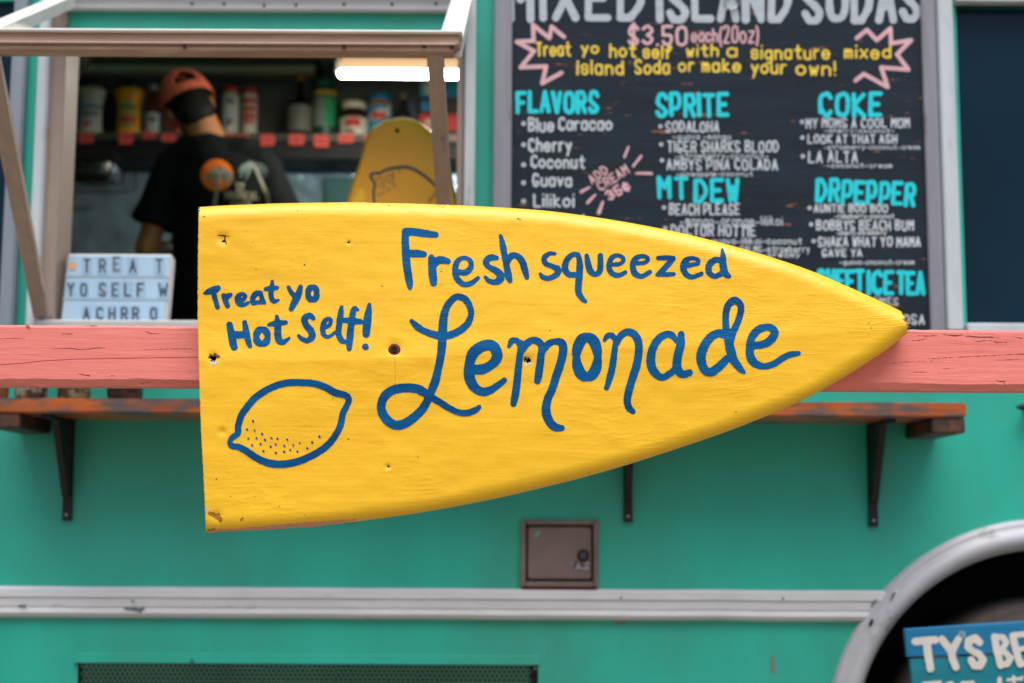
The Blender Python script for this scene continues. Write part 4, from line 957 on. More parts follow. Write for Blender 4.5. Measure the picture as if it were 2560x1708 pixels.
def squeeze(px0, px1, pyt, Y, mat, capm, lbm, labelm, lb, grp, name='squeeze_bottle', art=None):
    c, r, h = sitem(px0, px1, pyt, Y)
    t = thing(name, c, lb, 'bottle', grp)
    lathe('body', [(r*.86, 0), (r*.9, .01), (r*.8, h*.25), (r*.78, h*.55), (r*.86, h*.70), (r, h*.80), (r*.98, h*.86), (r*.7, h*.90)], c, mat, t, sy=.7)
    lathe('cap', [(r*.8, h*.9+.0005), (r*.84, h*.91), (r*.82, h*1.0), (.0005, h*1.001)], c, capm, t, sy=.7)
    lathe('label', [(r*.82, h*.12), (r*.80, h*.3), (r*.795, h*.66)], c, lbm, t, a0=R(215), a1=R(325), sy=.72)
    return t, c, r, h
def front(c, r, k=.72): 
    return lambda px, py: (PX(px, py, c[1]-r*k), c[1]-math.sqrt(max(1e-6, 1-min(.96, ((PX(px, py, c[1]-r*k)-c[0])/r)**2)))*r*k-.0012, PZ(px, py, c[1]-r*k))
m_cream = M('cream_plastic', lin(188, 184, 168), .5); m_mustard = M('mustard_plastic', lin(226, 158, 8), .45)
m_navycap = M('navy_cap', lin(18, 34, 52), .4); m_lblw = M('white_label', lin(180, 184, 186), .6); m_red = M('red_print', lin(186, 52, 40), .6)
m_lbly = M('ochre_label', lin(178, 146, 60), .6); m_tealp = M('teal_print', lin(40, 120, 140), .6); m_greenp = M('green_print', lin(20, 130, 80), .6)
IY = BYs+.09
t, c, r, h = squeeze(186, 261, 206, IY, m_cream, m_navycap, m_lblw, None, 'white squeeze bottle with dark cap at left end of back shelf', None)
paint('label_print', [[(206,264,9),(246,264,9)]], 1.5, front(c, r*.8), m_tealp, t, run=2); paint_each('label_print', [[(214,310,12),(226,306,8)]], 1.5, front(c, r*.8), m_red, t, run=2)
paint('label_print', text('MAYO', 208, 274, 244, 292, 4), 1.2, front(c, r*.8), M('grey_print', lin(110, 116, 124), .6), t, run=2)
t, c, r, h = squeeze(283, 356, 208, IY, m_mustard, m_navycap, m_lbly, None, 'mustard yellow squeeze bottle with dark cap on back shelf', None)
paint('label_print', [[(302,266,8),(336,266,8)]], 1.5, front(c, r*.8), m_greenp, t, run=2); paint('label_print', text('HONEY', 302, 292, 338, 306, 4.5), 1.2, front(c, r*.8), m_red, t, run=2)
paint('label_print', [[(318,308,5),(320,326,5)]], 1.2, front(c, r*.8), m_greenp, t, run=2)
m_amber = M('dark_amber_glass', lin(70, 40, 26), .12, var=.2); m_clear = glassm('clear_bottle_glass', lin(150, 146, 138)); m_lgrey = M('pale_grey_cap', lin(190, 188, 180), .5)
def bottle(name, px0, px1, pyt, Y, mat, capm, lb, lblm, grp=None, neck=.35, shoulder=.62, lb0=.08, lb1=.5, capf=.12, cat='bottle'):
    c, r, h = sitem(px0, px1, pyt, Y); t = thing(name, c, lb, cat, grp)
    lathe('body', [(r*.92, 0), (r, .006), (r, h*shoulder), (r*.9, h*(shoulder+.06)), (r*(neck+.12), h*(shoulder+.16)), (r*neck, h*(1-capf))], c, mat, t)
    lathe('cap', [(r*(neck+.06), h*(1-capf)+.0005), (r*(neck+.06), h), (.0005, h*1.001)], c, capm, t, 20)
    if lblm: lathe('label', [(r*1.015, h*lb0), (r*1.015, h*lb1)], c, lblm, t, a0=R(190), a1=R(350))
    return t, c, r, h
t, c, r, h = bottle('syrup_bottle', 362, 398, 214, IY, m_amber, m_lgrey, 'slim brown syrup bottle with white label beside the yellow bottle', m_lblw, neck=.5, shoulder=.72, lb0=.06, lb1=.46, capf=.1)
paint('label_print', text('o', 373, 290, 388, 304, 5), 1.2, front(c, r, 1), m_navycap, t, run=2)
def carton(px0, px1, pyt, lb):
    c, r, h = sitem(px0, px1, pyt, IY); t = thing('topping_bottle', c, lb, 'bottle', 'red capped topping bottles')
    lathe('body', [(r*.9, 0), (r, .008), (r, h*.82), (r*.85, h*.88)], c, m_cream, t); lathe('cap', [(r*.84, h*.88+.0005), (r*.84, h*.99), (.0005, h)], c, m_red, t)
    return t, c, r, h
t, c, r, h = carton(551, 596, 218, 'red capped white bottle with oval emblem, just right of the cap wearer')
paint('oval_print', [[(573,250,20),(573,262,28),(574,300,28),(574,316,18)]], 1.5, front(c, r, 1), m_lblw, t, run=2); paint_each('label_print', [[(572,250,10),(580,256,8)], [(570,308,12),(578,300,8)]], 1.5, lambda px, py: tuple(Vector(front(c, r, 1)(px, py))+Vector((0, -.001, 0))), M('maroon_print', lin(96, 40, 38), .6), t, run=2)
t, c, r, h = carton(602, 642, 221, 'red capped white bottle with stacked red stripes, second right of the cap wearer')
paint_each('label_print', [[(611,252,13),(634,251,13)], [(613,272,14),(632,271,14)], [(612,290,14),(632,289,14)], [(612,304,10),(630,304,10)]], 1.5, front(c, r, 1), m_red, t, run=2)
bottle('clear_liquor_bottle', 718, 780, 190, IY, m_clear, M('amber_cap', lin(190, 120, 30), .4), 'tall clear bottle with amber cap on back shelf', M('pale_faded_label', lin(112, 108, 100), .6), neck=.22, shoulder=.5, lb0=.1, lb1=.5, capf=.09)
# cheese shaker
c, r, h = sitem(781, 841, 200, IY); t = thing('green_shaker', c, 'dark green shaker jar with green lid and yellow band on back shelf', 'jar')
lathe('body', [(r*.9, 0), (r, .01), (r, h*.70), (r*.94, h*.78), (r*.75, h*.87)], c, M('dark_green_jar', lin(14, 66, 52), .4), t)
lathe('lid', [(r*.74, h*.87+.0005), (r*.76, h*.88), (r*.76, h*.99), (.0005, h)], c, M('green_lid', lin(10, 104, 78), .4), t)
lathe('band', [(r*1.01, h*.70), (r*.97, h*.775)], c, M('ochre_band', lin(190, 158, 50), .5), t, a0=R(180), a1=R(360))
lathe('label', [(r*1.015, h*.18), (r*1.015, h*.66)], c, M('grey_green_label', lin(120, 130, 122), .6), t, a0=R(200), a1=R(275))
lathe('label', [(r*1.015, h*.18), (r*1.015, h*.66)], c, M('bright_green_label', lin(20, 140, 80), .6), t, a0=R(278), a1=R(335))
# chocolate spread
c, r, h = sitem(848, 920, 257, IY); t = thing('spread_jar', c, 'brown chocolate spread jar with white lid and white label', 'jar')
lathe('body', [(r*.9, 0), (r, .008), (r, h*.55), (r*.97, h*.7), (r*.78, h*.8)], c, M('chocolate_brown', lin(48, 26, 18), .25), t)
lathe('lid', [(r*.80, h*.8+.0005), (r*.82, h*.81), (r*.80, h*.98), (.0005, h)], c, M('ivory_lid', lin(226, 214, 190), .5), t)
lathe('label', [(r*1.012, h*.06), (r*1.012, h*.52)], c, M('ivory_label', lin(206, 196, 178), .6), t, a0=R(190), a1=R(350))
paint('label_print', text('nutella', 862, 290, 900, 315, 5.5), 1.2, front(c, r*1.03, 1), m_red, t, run=2); paint('label_print', [[(868,326,10),(884,328,8)]], 1.5, front(c, r*1.03, 1), M('hazel_print', lin(110, 66, 24), .6), t, run=2)
# peanut butter
c, r, h = sitem(918, 980, 238, IY); t = thing('peanut_butter_jar', c, 'blue lidded peanut butter jar with blue label and red script', 'jar')
lathe('body', [(r*.9, 0), (r, .008), (r, h*.78), (r*.9, h*.84)], c, M('peanut_brown', lin(150, 96, 44), .4), t)
lathe('lid', [(r*.92, h*.84+.0005), (r*.94, h*.85), (r*.93, h*.99), (.0005, h)], c, M('blue_lid', lin(0, 118, 156), .4), t)
lathe('label', [(r*1.012, h*.08), (r*1.012, h*.72)], c, M('blue_label', lin(30, 130, 160), .6), t, a0=R(190), a1=R(350))
paint_each('label_print', [[(932,290,22),(950,284,26),(964,280,22)], [(968,270,6),(973,262,6)]], 1.5, front(c, r*1.03, 1), m_lblw, t, run=2)
paint('label_print', rot(text('Skippy', 928, 276, 966, 296, 5), 947, 286, -10), 1.2, lambda px, py: tuple(Vector(front(c, r*1.03, 1)(px, py))+Vector((0, -.001, 0))), m_red, t, run=2)
bottle('sauce_bottle', 990, 1024, 234, IY, M('black_sauce', lin(26, 24, 26), .3), M('olive_cap', lin(130, 116, 70), .5), 'black sauce bottle with olive cap above the leaning surfboard', None, neck=.4, shoulder=.55, capf=.14)
v = P(1032, 262, IY+.05)
t = raw('blue_pouch', [(v.x-.02, v.y, v.z+.03), (v.x+.012, v.y+.002, v.z+.02), (v.x+.03, v.y+.004, v.z-.11), (v.x-.03, v.y, v.z-.11), (v.x-.02, v.y+.04, v.z+.028), (v.x+.012, v.y+.04, v.z+.018), (v.x+.03, v.y+.05, v.z-.11), (v.x-.03, v.y+.05, v.z-.11)],
        [(0, 1, 2, 3), (4, 7, 6, 5), (0, 4, 5, 1), (1, 5, 6, 2), (2, 6, 7, 3), (3, 7, 4, 0)], M('slate_blue_pouch', lin(44, 52, 76), .5)); tag(t, 'slate blue foil pouch standing beside the black sauce bottle', 'pouch')
# stacked boxes
def sbox(name, y0, y1, mat, lb, art):
    a = P(1049, y1, IY-.03); b = P(1150, y0, IY-.03)
    t = thing(name, ((a.x+b.x)/2, IY, a.z), lb, 'box', 'boxes stacked at the right end of the back shelf')
    box('carton', (a.x, IY-.03, a.z), (b.x, IY+.10, b.z-.0006), mat, t, .002)
    for st, mt in art: paint('box_print', st, 1.5, plane(IY-.03, .0008), mt, t, run=30)
sbox('blue_box', 201, 241, M('bright_blue_card', lin(0, 130, 170), .5), 'bright blue box with white square, top of the box stack', [([[(1068,212,18),(1068,228,18)], [(1074,212,18),(1074,228,18)]], m_cream)])
sbox('black_box', 242, 284, M('black_card', lin(24, 24, 28), .5), 'black box with blue lettering in the middle of the box stack', [(text('81', 1052, 252, 1076, 277, 7)+text('08', 1080, 252, 1104, 277, 7), M('blue_card_print', lin(0, 120, 170), .5))])
sbox('red_box', 285, 326, M('red_card', lin(196, 40, 22), .5), 'red box with white spot, near the bottom of the box stack', [([[(1074,306,16)], [(1070,304,14)]], m_cream)])
a = P(1049, 333.5, IY-.03); b = P(1150, 326.5, IY-.03); tag(box('black_tray', (a.x, IY-.03, shz+.0005), (b.x, IY+.10, b.z), m_dark2, None), 'flat black tray under the red box on back shelf', 'tray')
# coral price notes
m_note = M('coral_note', lin(236, 92, 84), .6, var=.08)
notes = [(198,333,234,358), (297,330,333,360), (357,330,390,346), (404,334,440,354), (553,333,583,346), (591,337,622,353), (651,337,687,365), (723,336,760,363), (785,338,822,368), (846,335,884,357), (912,336,926,352), (1140,337,1150,352)]
nl = ['under the white squeeze bottle', 'under the yellow squeeze bottle', 'under the slim syrup bottle', 'just left of the cap wearer', 'under the bottle with oval emblem', 'under the red striped bottle', 'below the empty stretch of shelf', 'below the clear bottle with amber cap', 'below the green shaker', 'below the chocolate spread jar', 'below the blue lidded jar', 'at the right end by the window post']
for (x0_, y0_, x1_, y1_), l in zip(notes, nl):
    a = P(x0_, y1_, BYs-.0045); b = P(x1_, y0_, BYs-.0045); tl = random.uniform(-.002, .002)
    t = raw('price_note', [(a.x, a.y-.002, a.z+tl), (b.x, a.y-.002, a.z-tl), (b.x, a.y, b.z), (a.x, a.y, b.z), (a.x, a.y-.0012, a.z+tl), (b.x, a.y-.0012, a.z-tl), (b.x, a.y+.001, b.z), (a.x, a.y+.001, b.z)],
        [(0, 1, 2, 3), (4, 7, 6, 5), (0, 4, 5, 1), (1, 5, 6, 2), (2, 6, 7, 3), (3, 7, 4, 0)], m_note); tag(t, 'coral paper price note on the shelf edge '+l, 'paper note', 'coral price notes')
    if x1_-x0_ > 20: paint_each('handwriting', [[(x0_+7, (y0_+y1_)/2-3, 2.5), (x1_-7, (y0_+y1_)/2-4, 2.5)], [(x0_+8, (y0_+y1_)/2+4, 2.5), (x1_-10, (y0_+y1_)/2+3, 2.5)]], 1, plane(BYs-.0075, .0), M('note_ink', lin(150, 50, 48), .7), t, rag=.8, run=20)
# blue board at the left edge of the opening
a = P(147, 385, WY+1.2); b = P(154, 280, WY+1.2); tag(box('blue_folder', (a.x-.05, WY+1.2, a.z), (b.x, WY+1.215, b.z), M('blue_card_dim', lin(20, 120, 160), .5)), 'thin blue folder edge hanging inside the left window jamb', 'folder')
# hanging tray under the shelf, with hooks
tz_ = PZ(230, 400, BYs-.1); hang = thing('hanging_pan_rack', (PX(230, 430, BYs-.1), BYs-.05, PZ(230, 452, BYs-.1)), 'steel food pan in a black wire rack hanging under the back shelf', 'pan rack')
a = P(160, 448, BYs-.1); b = P(282, 402, BYs-.1)
V, F = [], []; n = 26
for (s, zf, yy) in ((1, 1, 0), (.96, .55, -.01), (.8, .0, .0)):
    for k in range(n):
        q = 2*math.pi*k/n; cx_, cy_ = math.copysign(abs(math.cos(q))**.5, math.cos(q)), math.copysign(abs(math.sin(q))**.5, math.sin(q))
        V.append(((a.x+b.x)/2+(b.x-a.x)/2*s*cx_, BYs-.02+.08*s*cy_, a.z+(b.z-a.z)*.85*zf+.004))
for i in range(2):
    for k in range(n): F.append((i*n+k, i*n+(k+1) % n, (i+1)*n+(k+1) % n, (i+1)*n+k))
F.append(tuple(2*n+k for k in range(n))); raw('pan', V, F, m_steel2, hang, True)
bm = bmesh.new(); xa_, xb_ = PX(148, 430, BYs-.1), PX(312, 430, BYs-.1); z0_ = PZ(230, 455, BYs-.1); z1_ = PZ(230, 394, BYs-.02)
for y in (BYs-.108, BYs+.07):
    addbox(bm, (xa_, y, z0_-.004), (xb_, y+.006, z0_))
    for k in range(2):
        x = (xa_, xb_-.006)[k]; addbox(bm, (x, y, z0_), (x+.005, y+.005, z1_))
for k in range(12): x = xa_+(xb_-xa_)*k/12; addbox(bm, (x, BYs-.102, z0_-.003), (x+.003, BYs+.07, z0_-.0005))
addbox(bm, (xa_, BYs-.11, PZ(230, 402, BYs-.1)), (PX(290, 400, BYs-.1), BYs-.03, z1_-.001))
bmo('wire_rack', bm, m_dark2, hang)
# teal notice on the steel wall
a = P(808, 512, BW-.06); b = P(905, 442, BW-.06); tag(box('teal_notice', (a.x, BW-.06, a.z), (b.x, BW-.035, b.z), M('dark_teal_notice', lin(34, 92, 94), .5, col2=lin(16, 50, 54), thr=.55, scale2=12)), 'dark teal notice panel fixed to the steel splash wall', 'notice')
# dark round fan, top left inside
v = P(128, 108, WY+.9); fan = thing('round_fan', (v.x, WY+.9, v.z), 'round black fan housing tucked under the ceiling at the left', 'fan')
lathey('housing', [(.001, -.02), (.05, -.02), (.105, -.012), (.125, .0), (.125, .05), (.001, .06)], v, m_dark2, fan, 40)
# fluorescent lamp
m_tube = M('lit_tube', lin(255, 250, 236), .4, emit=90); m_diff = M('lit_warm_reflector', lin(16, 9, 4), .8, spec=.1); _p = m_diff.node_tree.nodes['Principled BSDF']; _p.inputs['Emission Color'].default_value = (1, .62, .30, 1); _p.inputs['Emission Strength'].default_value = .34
LYY = WY+1.12
lampo = thing('fluorescent_lamp', (PX(1000, 160, LYY), LYY, PZ(1000, 190, LYY)), 'lit fluorescent lamp with warm reflector under the truck ceiling', 'lamp')
a = P(843, 196, LYY); b = P(1260, 139, LYY)
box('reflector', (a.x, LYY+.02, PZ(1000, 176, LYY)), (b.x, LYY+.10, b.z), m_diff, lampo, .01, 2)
V, F = [], []; n = 14; zt_ = PZ(1000, 185, LYY)
for i, (xx, rr_) in enumerate(((a.x+.004, .006), (a.x+.012, .0145), (b.x, .0145))):
    for k in range(n): q = 2*math.pi*k/n; V.append((xx, LYY+.014*0+rr_*math.cos(q), zt_+rr_*math.sin(q)))
for i in range(2):
    for k in range(n): F.append((i*n+k, i*n+(k+1) % n, (i+1)*n+(k+1) % n, (i+1)*n+k))
F.append(tuple(range(n))); raw('tube', V, F, m_tube, lampo, True)
box('end_cap', (a.x-.012, LYY+.015, PZ(1000, 180, LYY)), (a.x-.0005, LYY+.09, b.z+.006), m_dark2, lampo, .003)
box('mount', (a.x+.1, LYY+.03, b.z+.0005), (a.x+.14, LYY+.08, zc_-.0005), m_dark2, lampo, .002)

# ============================================================ second surfboard, leaning inside the window
m_yel2 = M('mustard_board_paint', lin(226, 160, 20), .45, var=.05, scale=3, bump=.001, bscale=20)
S2 = WY+.24
OUT = [(850, 560), (866, 510), (882, 455), (902, 395), (908, 372), (916, 345), (926, 328), (942, 313), (962, 302), (985, 296), (1010, 294), (1034, 299), (1054, 309), (1070, 326), (1078, 345), (1082, 375), (1088, 440), (1096, 520), (1099, 560)]
OUT = [(p[0]-(8 if p[1] > 290 else 0)*0, p[1]) for p in OUT]
oc = [(p[0], p[1]) for p in catmull([(a_, b_, 0) for a_, b_ in OUT], 5)]
oc = [(x if x < 1040 else x+(x-1040)*.9*min(1, (y-294)/110), y) for x, y in oc]   # right rail runs on behind the strut
oc += [(1158, 800), (838, 800)]
s2 = thing('leaning_surfboard', (PX(1000, 790, S2), S2, hz0+.001), 'mustard yellow surfboard with dark lemon drawing leaning inside the serving window', 'surfboard')
def s2p(px, py, d=0):
    Y = S2+d+.05*((hz0+1.0-P(px, py, S2).z)*-0); v = P(px, py, Y); return v
cpt = (1000, 560); V, F = [], []; n = len(oc)
rings = ((1, .03), (.985, .012), (.955, .003), (.9, 0), (.5, 0))
for s, d in rings:
    for (x, y) in oc: 
        v = s2p(cpt[0]+(x-cpt[0])*s, cpt[1]+(y-cpt[1])*s, d); v.z = max(v.z, hz0+.001); V.append(v)
for i in range(len(rings)-1):
    for k in range(n): F.append((i*n+k, i*n+(k+1) % n, (i+1)*n+(k+1) % n, (i+1)*n+k))
F.append(tuple((len(rings)-1)*n+k for k in range(n)))
nb = len(V)
for (x, y) in oc: 
    v = s2p(x, y, .045); v.z = max(v.z, hz0+.001); V.append(v)
for k in range(n): F.append((nb+k, nb+(k+1) % n, (k+1) % n, k))
F.append(tuple(nb+k for k in range(n))[::-1])
raw('board', V, F, m_yel2, s2)
s2pl = lambda px, py: tuple(s2p(px, py, -.0008))
Zs = lambda pts, s=.2894: [(460+x*s, 370+y*s, w_*s) for x, y, w_ in pts]
m_slate = M('slate_lemon_paint', lin(46, 56, 66), .5)
paint('lemon_drawing', [Zs(catmull([(1660,560,18),(1642,470,20),(1638,380,22),(1648,310,24),(1614,250,26),(1628,222,24),(1690,216,24),(1760,186,26),(1870,166,28),(1950,172,28),(2040,216,28),(2110,268,26),(2175,332,26),(2240,420,24)], 6))], 1.5, s2pl, m_slate, s2, rag=.15, run=4)
bub = []
for x, y in [(1670,270),(1700,255),(1718,300),(1740,270),(1765,240),(1800,220),(1805,245),(1690,330),(1728,335),(1770,290),(1805,300),(1820,330),(1768,360),(1720,385),(1685,405),(1860,200),(1800,265),(2130,440),(2155,420),(2165,395),(2120,460)]:
    bub.append([(p[0], p[1], 1.2) for p in Zs([(x+12*math.cos(k), y+12*math.sin(k), 6) for k in np.linspace(0, 6.28, 9)])])
paint('peel_dots', bub, .9, s2pl, m_slate, s2, run=2)
paint('leash_hole', [[(993, 327, 11)]], 1, s2pl, m_hole, s2, run=4)
paint('bright_yellow_patch', [[(893,520,34),(898,500,28),(904,478,14)]], 2, lambda px, py: tuple(s2p(px, py, -.0004)), M('bright_yellow_patch', lin(240, 186, 8), .5), s2, rag=.5, run=4)
# fit the patch inside: nothing else

# ============================================================ blue plank sign leaning in the wheel arch
KY = WY-.10
ks = thing('blue_plank_sign', (PX(2560, 1650, KY), KY+.01, PZ(2420, 1700, KY)-.14), 'bright blue two-plank sign with white letters TY\'S BE leaning by the wheel', 'sign')
m_bp = M('bright_blue_plank', lin(0, 112, 158), .5, var=.12, scale=6, stretch=(.5, 1, 3), bump=.001, bscale=24, bstretch=(.3, 1, 5)); m_bp2 = M('teal_blue_plank', lin(0, 122, 140), .5, var=.14, scale=6, stretch=(.5, 1, 3), bump=.001, bscale=24, bstretch=(.3, 1, 5))
def slab(name, quad, Y, d, mat, parent):
    V = [P(x, y, Y) for x, y in quad]+[P(x, y, Y)+Vector((0, d, 0)) for x, y in quad]
    bm = bmesh.new(); vs_ = [bm.verts.new(v) for v in V]
    for f in ((0, 1, 2, 3), (4, 7, 6, 5), (0, 4, 5, 1), (1, 5, 6, 2), (2, 6, 7, 3), (3, 7, 4, 0)): bm.faces.new([vs_[k] for k in f])
    bmesh.ops.bevel(bm, geom=list(bm.edges), offset=.0015, segments=1, affect='EDGES'); return bmo(name, bm, mat, parent)
slab('plank', [(2262,1573), (2860,1534), (2866,1618), (2268,1643)], KY, .018, m_bp, ks)
slab('plank', [(2275,1648), (2866,1622), (2874,1712), (2283,1738)], KY+.003, .018, m_bp2, ks)
slab('plank', [(2280,1742), (2874,1716), (2880,1800), (2286,1826)], KY+.002, .018, m_bp2, ks)
slab('back_batten', [(2400,1590), (2440,1588), (2452,1820), (2412,1822)], KY+.0215, .018, m_greywood, ks)
slab('back_batten', [(2700,1575), (2740,1573), (2752,1800), (2712,1802)], KY+.0215, .018, m_greywood, ks)
slab('leg', [(2330,1780), (2360,1780), (2366,2800), (2336,2800)], KY+.041, .03, m_greywood, ks)
m_offw = M('off_white_letters', lin(206, 204, 198), .6, var=.08, scale=20)
lets = [[(2288,1604,19),(2338,1600,19)], [(2317,1606,20),(2320,1635,20),(2326,1672,19)], [(2355,1598,18),(2378,1628,19),(2382,1650,19),(2390,1668,18)], [(2397,1597,17),(2388,1612,18),(2380,1630,19)],
        [(2449,1606,18),(2438,1596,20),(2422,1602,20),(2420,1618,18),(2432,1628,17),(2448,1636,18),(2458,1650,18),(2450,1664,20),(2436,1664,20),(2428,1650,18)],
        [(2486,1592,17),(2492,1625,18),(2502,1663,18)], [(2486,1592,14),(2508,1594,16),(2516,1606,15),(2508,1620,14),(2494,1626,12)], [(2494,1628,12),(2514,1632,15),(2526,1645,17),(2518,1660,16),(2502,1663,14)],
        [(2532,1590,17),(2540,1625,18),(2550,1660,18)], [(2532,1588,14),(2580,1584,15)], [(2540,1624,13),(2575,1620,13)], [(2550,1660,15),(2595,1657,15)]]
paint('lettering', lets, 1.4, plane(KY, .0008), m_offw, ks, rag=.25, run=20)
paint('lettering', [[(2405+7*math.cos(k), 1586+7*math.sin(k), 4.5) for k in np.linspace(0, 6.3, 10)]+[(2405, 1586, 4)]], 1.2, plane(KY, .001), M('scuffed_apostrophe', lin(140, 162, 172), .6), ks, rag=.6, run=20)
paint('lettering', [[(2499,1697,11),(2498,1730,12)], [(2534,1692,8),(2537,1730,10)], [(2520,1700,8),(2550,1697,8)], [(2556,1692,6),(2553,1700,6)], [(2310,1709,9),(2350,1706,9)], [(2370,1709,9),(2380,1708,9)], [(2405,1708,9),(2432,1706,9)]], 1.4, plane(KY, .0006), m_offw, ks, rag=.25, run=20)

# ============================================================ person at the back of the kitchen
PYY = WY+1.32
def Wp(px, py, d=0): return P(px, py, PYY+d)
def remesh(name, parts, voxel, mat, parent, it=6, disp=0):
    bm = bmesh.new()
    for p in parts:
        if p[0] == 'cap':
            _, a_, b_, ra, rb_ = p; a_, b_ = Vector(a_), Vector(b_); d = b_-a_; L_ = max(d.length, 1e-5)
            q = d.to_track_quat('Z', 'Y').to_matrix().to_4x4()
            ns = max(2, int(L_/(min(ra, rb_)*.4)))
            for k in range(ns+1):
                t_ = k/ns; bmesh.ops.create_icosphere(bm, subdivisions=2, radius=ra+(rb_-ra)*t_, matrix=Matrix.Translation(a_+d*t_))
        elif p[0] == 'cone':
            _, a_, b_, ra, rb_ = p; a_, b_ = Vector(a_), Vector(b_); d = b_-a_
            q = d.to_track_quat('Z', 'Y').to_matrix().to_4x4()
            bmesh.ops.create_cone(bm, cap_ends=True, segments=24, radius1=ra, radius2=rb_, depth=d.length, matrix=Matrix.Translation((a_+b_)/2) @ q)
        else:
            _, c_, rad, rotm = p
            mm = Matrix.Translation(c_) @ (rotm.to_4x4() if rotm else Matrix.Identity(4)) @ Matrix.Diagonal((*rad, 1))
            bmesh.ops.create_icosphere(bm, subdivisions=3, radius=1, matrix=mm)
    me = bpy.data.meshes.new(name+'_raw'); bm.to_mesh(me); bm.free()
    o = bpy.data.objects.new(name+'_raw', me); C.objects.link(o)
    r_m = o.modifiers.new('r', 'REMESH'); r_m.mode = 'VOXEL'; r_m.voxel_size = voxel
    s_m = o.modifiers.new('s', 'SMOOTH'); s_m.iterations = it; s_m.factor = .5
    dg = bpy.context.evaluated_depsgraph_get(); ne = bpy.data.meshes.new_from_object(o.evaluated_get(dg))
    bpy.data.objects.remove(o); ne.name = name
    if disp:
        for v in ne.vertices:
            q = v.co; v.co += v.normal*disp*mn.noise((q.x*7+q.z*3, q.y*7, q.z*9))
    ne.materials.clear(); return link(name, ne, mat, parent, True)
m_skin = M('tan_skin', lin(196, 128, 84), .5, var=.05); m_shirt = M('black_cotton', lin(17, 21, 23), .9, var=.15, scale=8, bump=.001, bscale=60, spec=.2)
m_hair = M('black_hair', lin(14, 13, 15), .6, var=.3, scale=40, bump=.002, bscale=60, spec=.3); m_cap = M('coral_cap_cloth', lin(236, 112, 84), .8, var=.06, bump=.0006, bscale=200)
m_trou = M('dark_trousers', lin(28, 30, 36), .9)
fz = .80; hipc = Wp(560, 900, .0); 
pr_ = thing('person', (hipc.x, PYY, fz+.0005), 'person in black palm-print T-shirt and coral cap, seen from behind at the back bench', 'person')
hc = Wp(470, 258, .02); upv = Vector((-.40, .10, .90)).normalized(); fw_ = Vector((-.25, .93, -.25)); fw_ = (fw_-upv*fw_.dot(upv)).normalized(); sd_ = fw_.cross(upv).normalized()
HR = Matrix((sd_, fw_, upv)).transposed()
neck = Wp(520, 338, -.005); nb_ = hc+HR@Vector((.01, -.03, -.07))
shl, shr = Wp(432, 425, .01), Wp(652, 425, .0); pel = Wp(560, 860, .0)
elb = Wp(366, 622, .0); hand_l = Wp(424, 622, .22); elbr = Wp(735, 620, .02); hand_r = Wp(600, 640, .26)
def hand(w_, dirv, side):
    dirv = Vector(dirv).normalized(); upn = Vector((0, 0, 1)); sv = dirv.cross(upn).normalized()
    prt = [('ell', w_+dirv*.045, (.022, .05, .042), Matrix((upn.cross(dirv).normalized()*1, dirv, upn)).transposed())]
    for k, (o_, l_) in enumerate(((.032, .072), (.011, .082), (-.011, .076), (-.032, .058))):
        b_ = w_+dirv*.085+upn*o_; m1 = b_+dirv*l_*.5+sv*side*.006; m2 = m1+dirv*l_*.42+sv*side*.022
        prt += [('cap', b_-dirv*.02, m1, .0095, .009), ('cap', m1, m2, .009, .0078)]
    tb = w_+dirv*.03+upn*.035; prt += [('cap', tb, tb+dirv*.035+upn*.022+sv*side*.012, .012, .0105), ('cap', tb+dirv*.035+upn*.022+sv*side*.012, tb+dirv*.062+upn*.028+sv*side*.026, .0105, .009)]
    return prt
parts = [('ell', hc, (.074, .092, .105), HR), ('ell', hc+HR@Vector((0, .035, -.06)), (.055, .062, .06), HR),
         ('cap', nb_, neck+Vector((0, 0, -.03)), .058, .070), ('ell', hc+HR@Vector((-.077, .0, -.022)), (.012, .02, .03), HR), ('ell', hc+HR@Vector((.077, .0, -.022)), (.012, .02, .03), HR),
         ('cap', hc+HR@Vector((0, .085, .0)), hc+HR@Vector((0, .112, -.03)), .011, .016), ('ell', hc+HR@Vector((0, .088, -.055)), (.024, .012, .010), HR),
         ('cap', neck+Vector((0, 0, -.02)), (shl+shr)/2+Vector((0, 0, -.06)), .055, .08), ('cap', (shl+shr)/2+Vector((0, 0, -.08)), pel, .10, .11),
         ('cap', shl, elb, .045, .042), ('cap', elb, hand_l, .041, .026), ('cap', shr, elbr, .045, .042), ('cap', elbr, hand_r, .041, .026),
         ('cap', shl, shr, .045, .045)]
parts += hand(hand_l, (hand_l-elb), 1) + hand(hand_r, (hand_r-elbr), -1)
for s in (-1, 1):
    h_ = pel+Vector((s*.09, 0, -.05)); k_ = h_+Vector((s*.02, .05, -.42)); a_ = Vector((h_.x+s*.03, PYY-.02, fz+.09))
    parts += [('cap', h_, k_, .085, .055), ('cap', k_, a_, .055, .036)]
body_o = remesh('body', parts, .0075, m_skin, pr_, 4)
# eyes and mouth
for s in (-1, 1):
    e = hc+HR@Vector((s*.031, .086, .012)); bm = bmesh.new(); bmesh.ops.create_icosphere(bm, subdivisions=2, radius=.0115, matrix=Matrix.Translation(e)); bmo('eye', bm, M('eye_white', lin(210, 205, 198), .3), pr_, True)
bm = bmesh.new(); addbox(bm, (-.022, .099, -.058), (.022, .102, -.054)); bmesh.ops.transform(bm, matrix=Matrix.Translation(hc) @ HR.to_4x4(), verts=bm.verts); bmo('mouth', bm, M('lip', lin(140, 70, 60), .5), pr_)
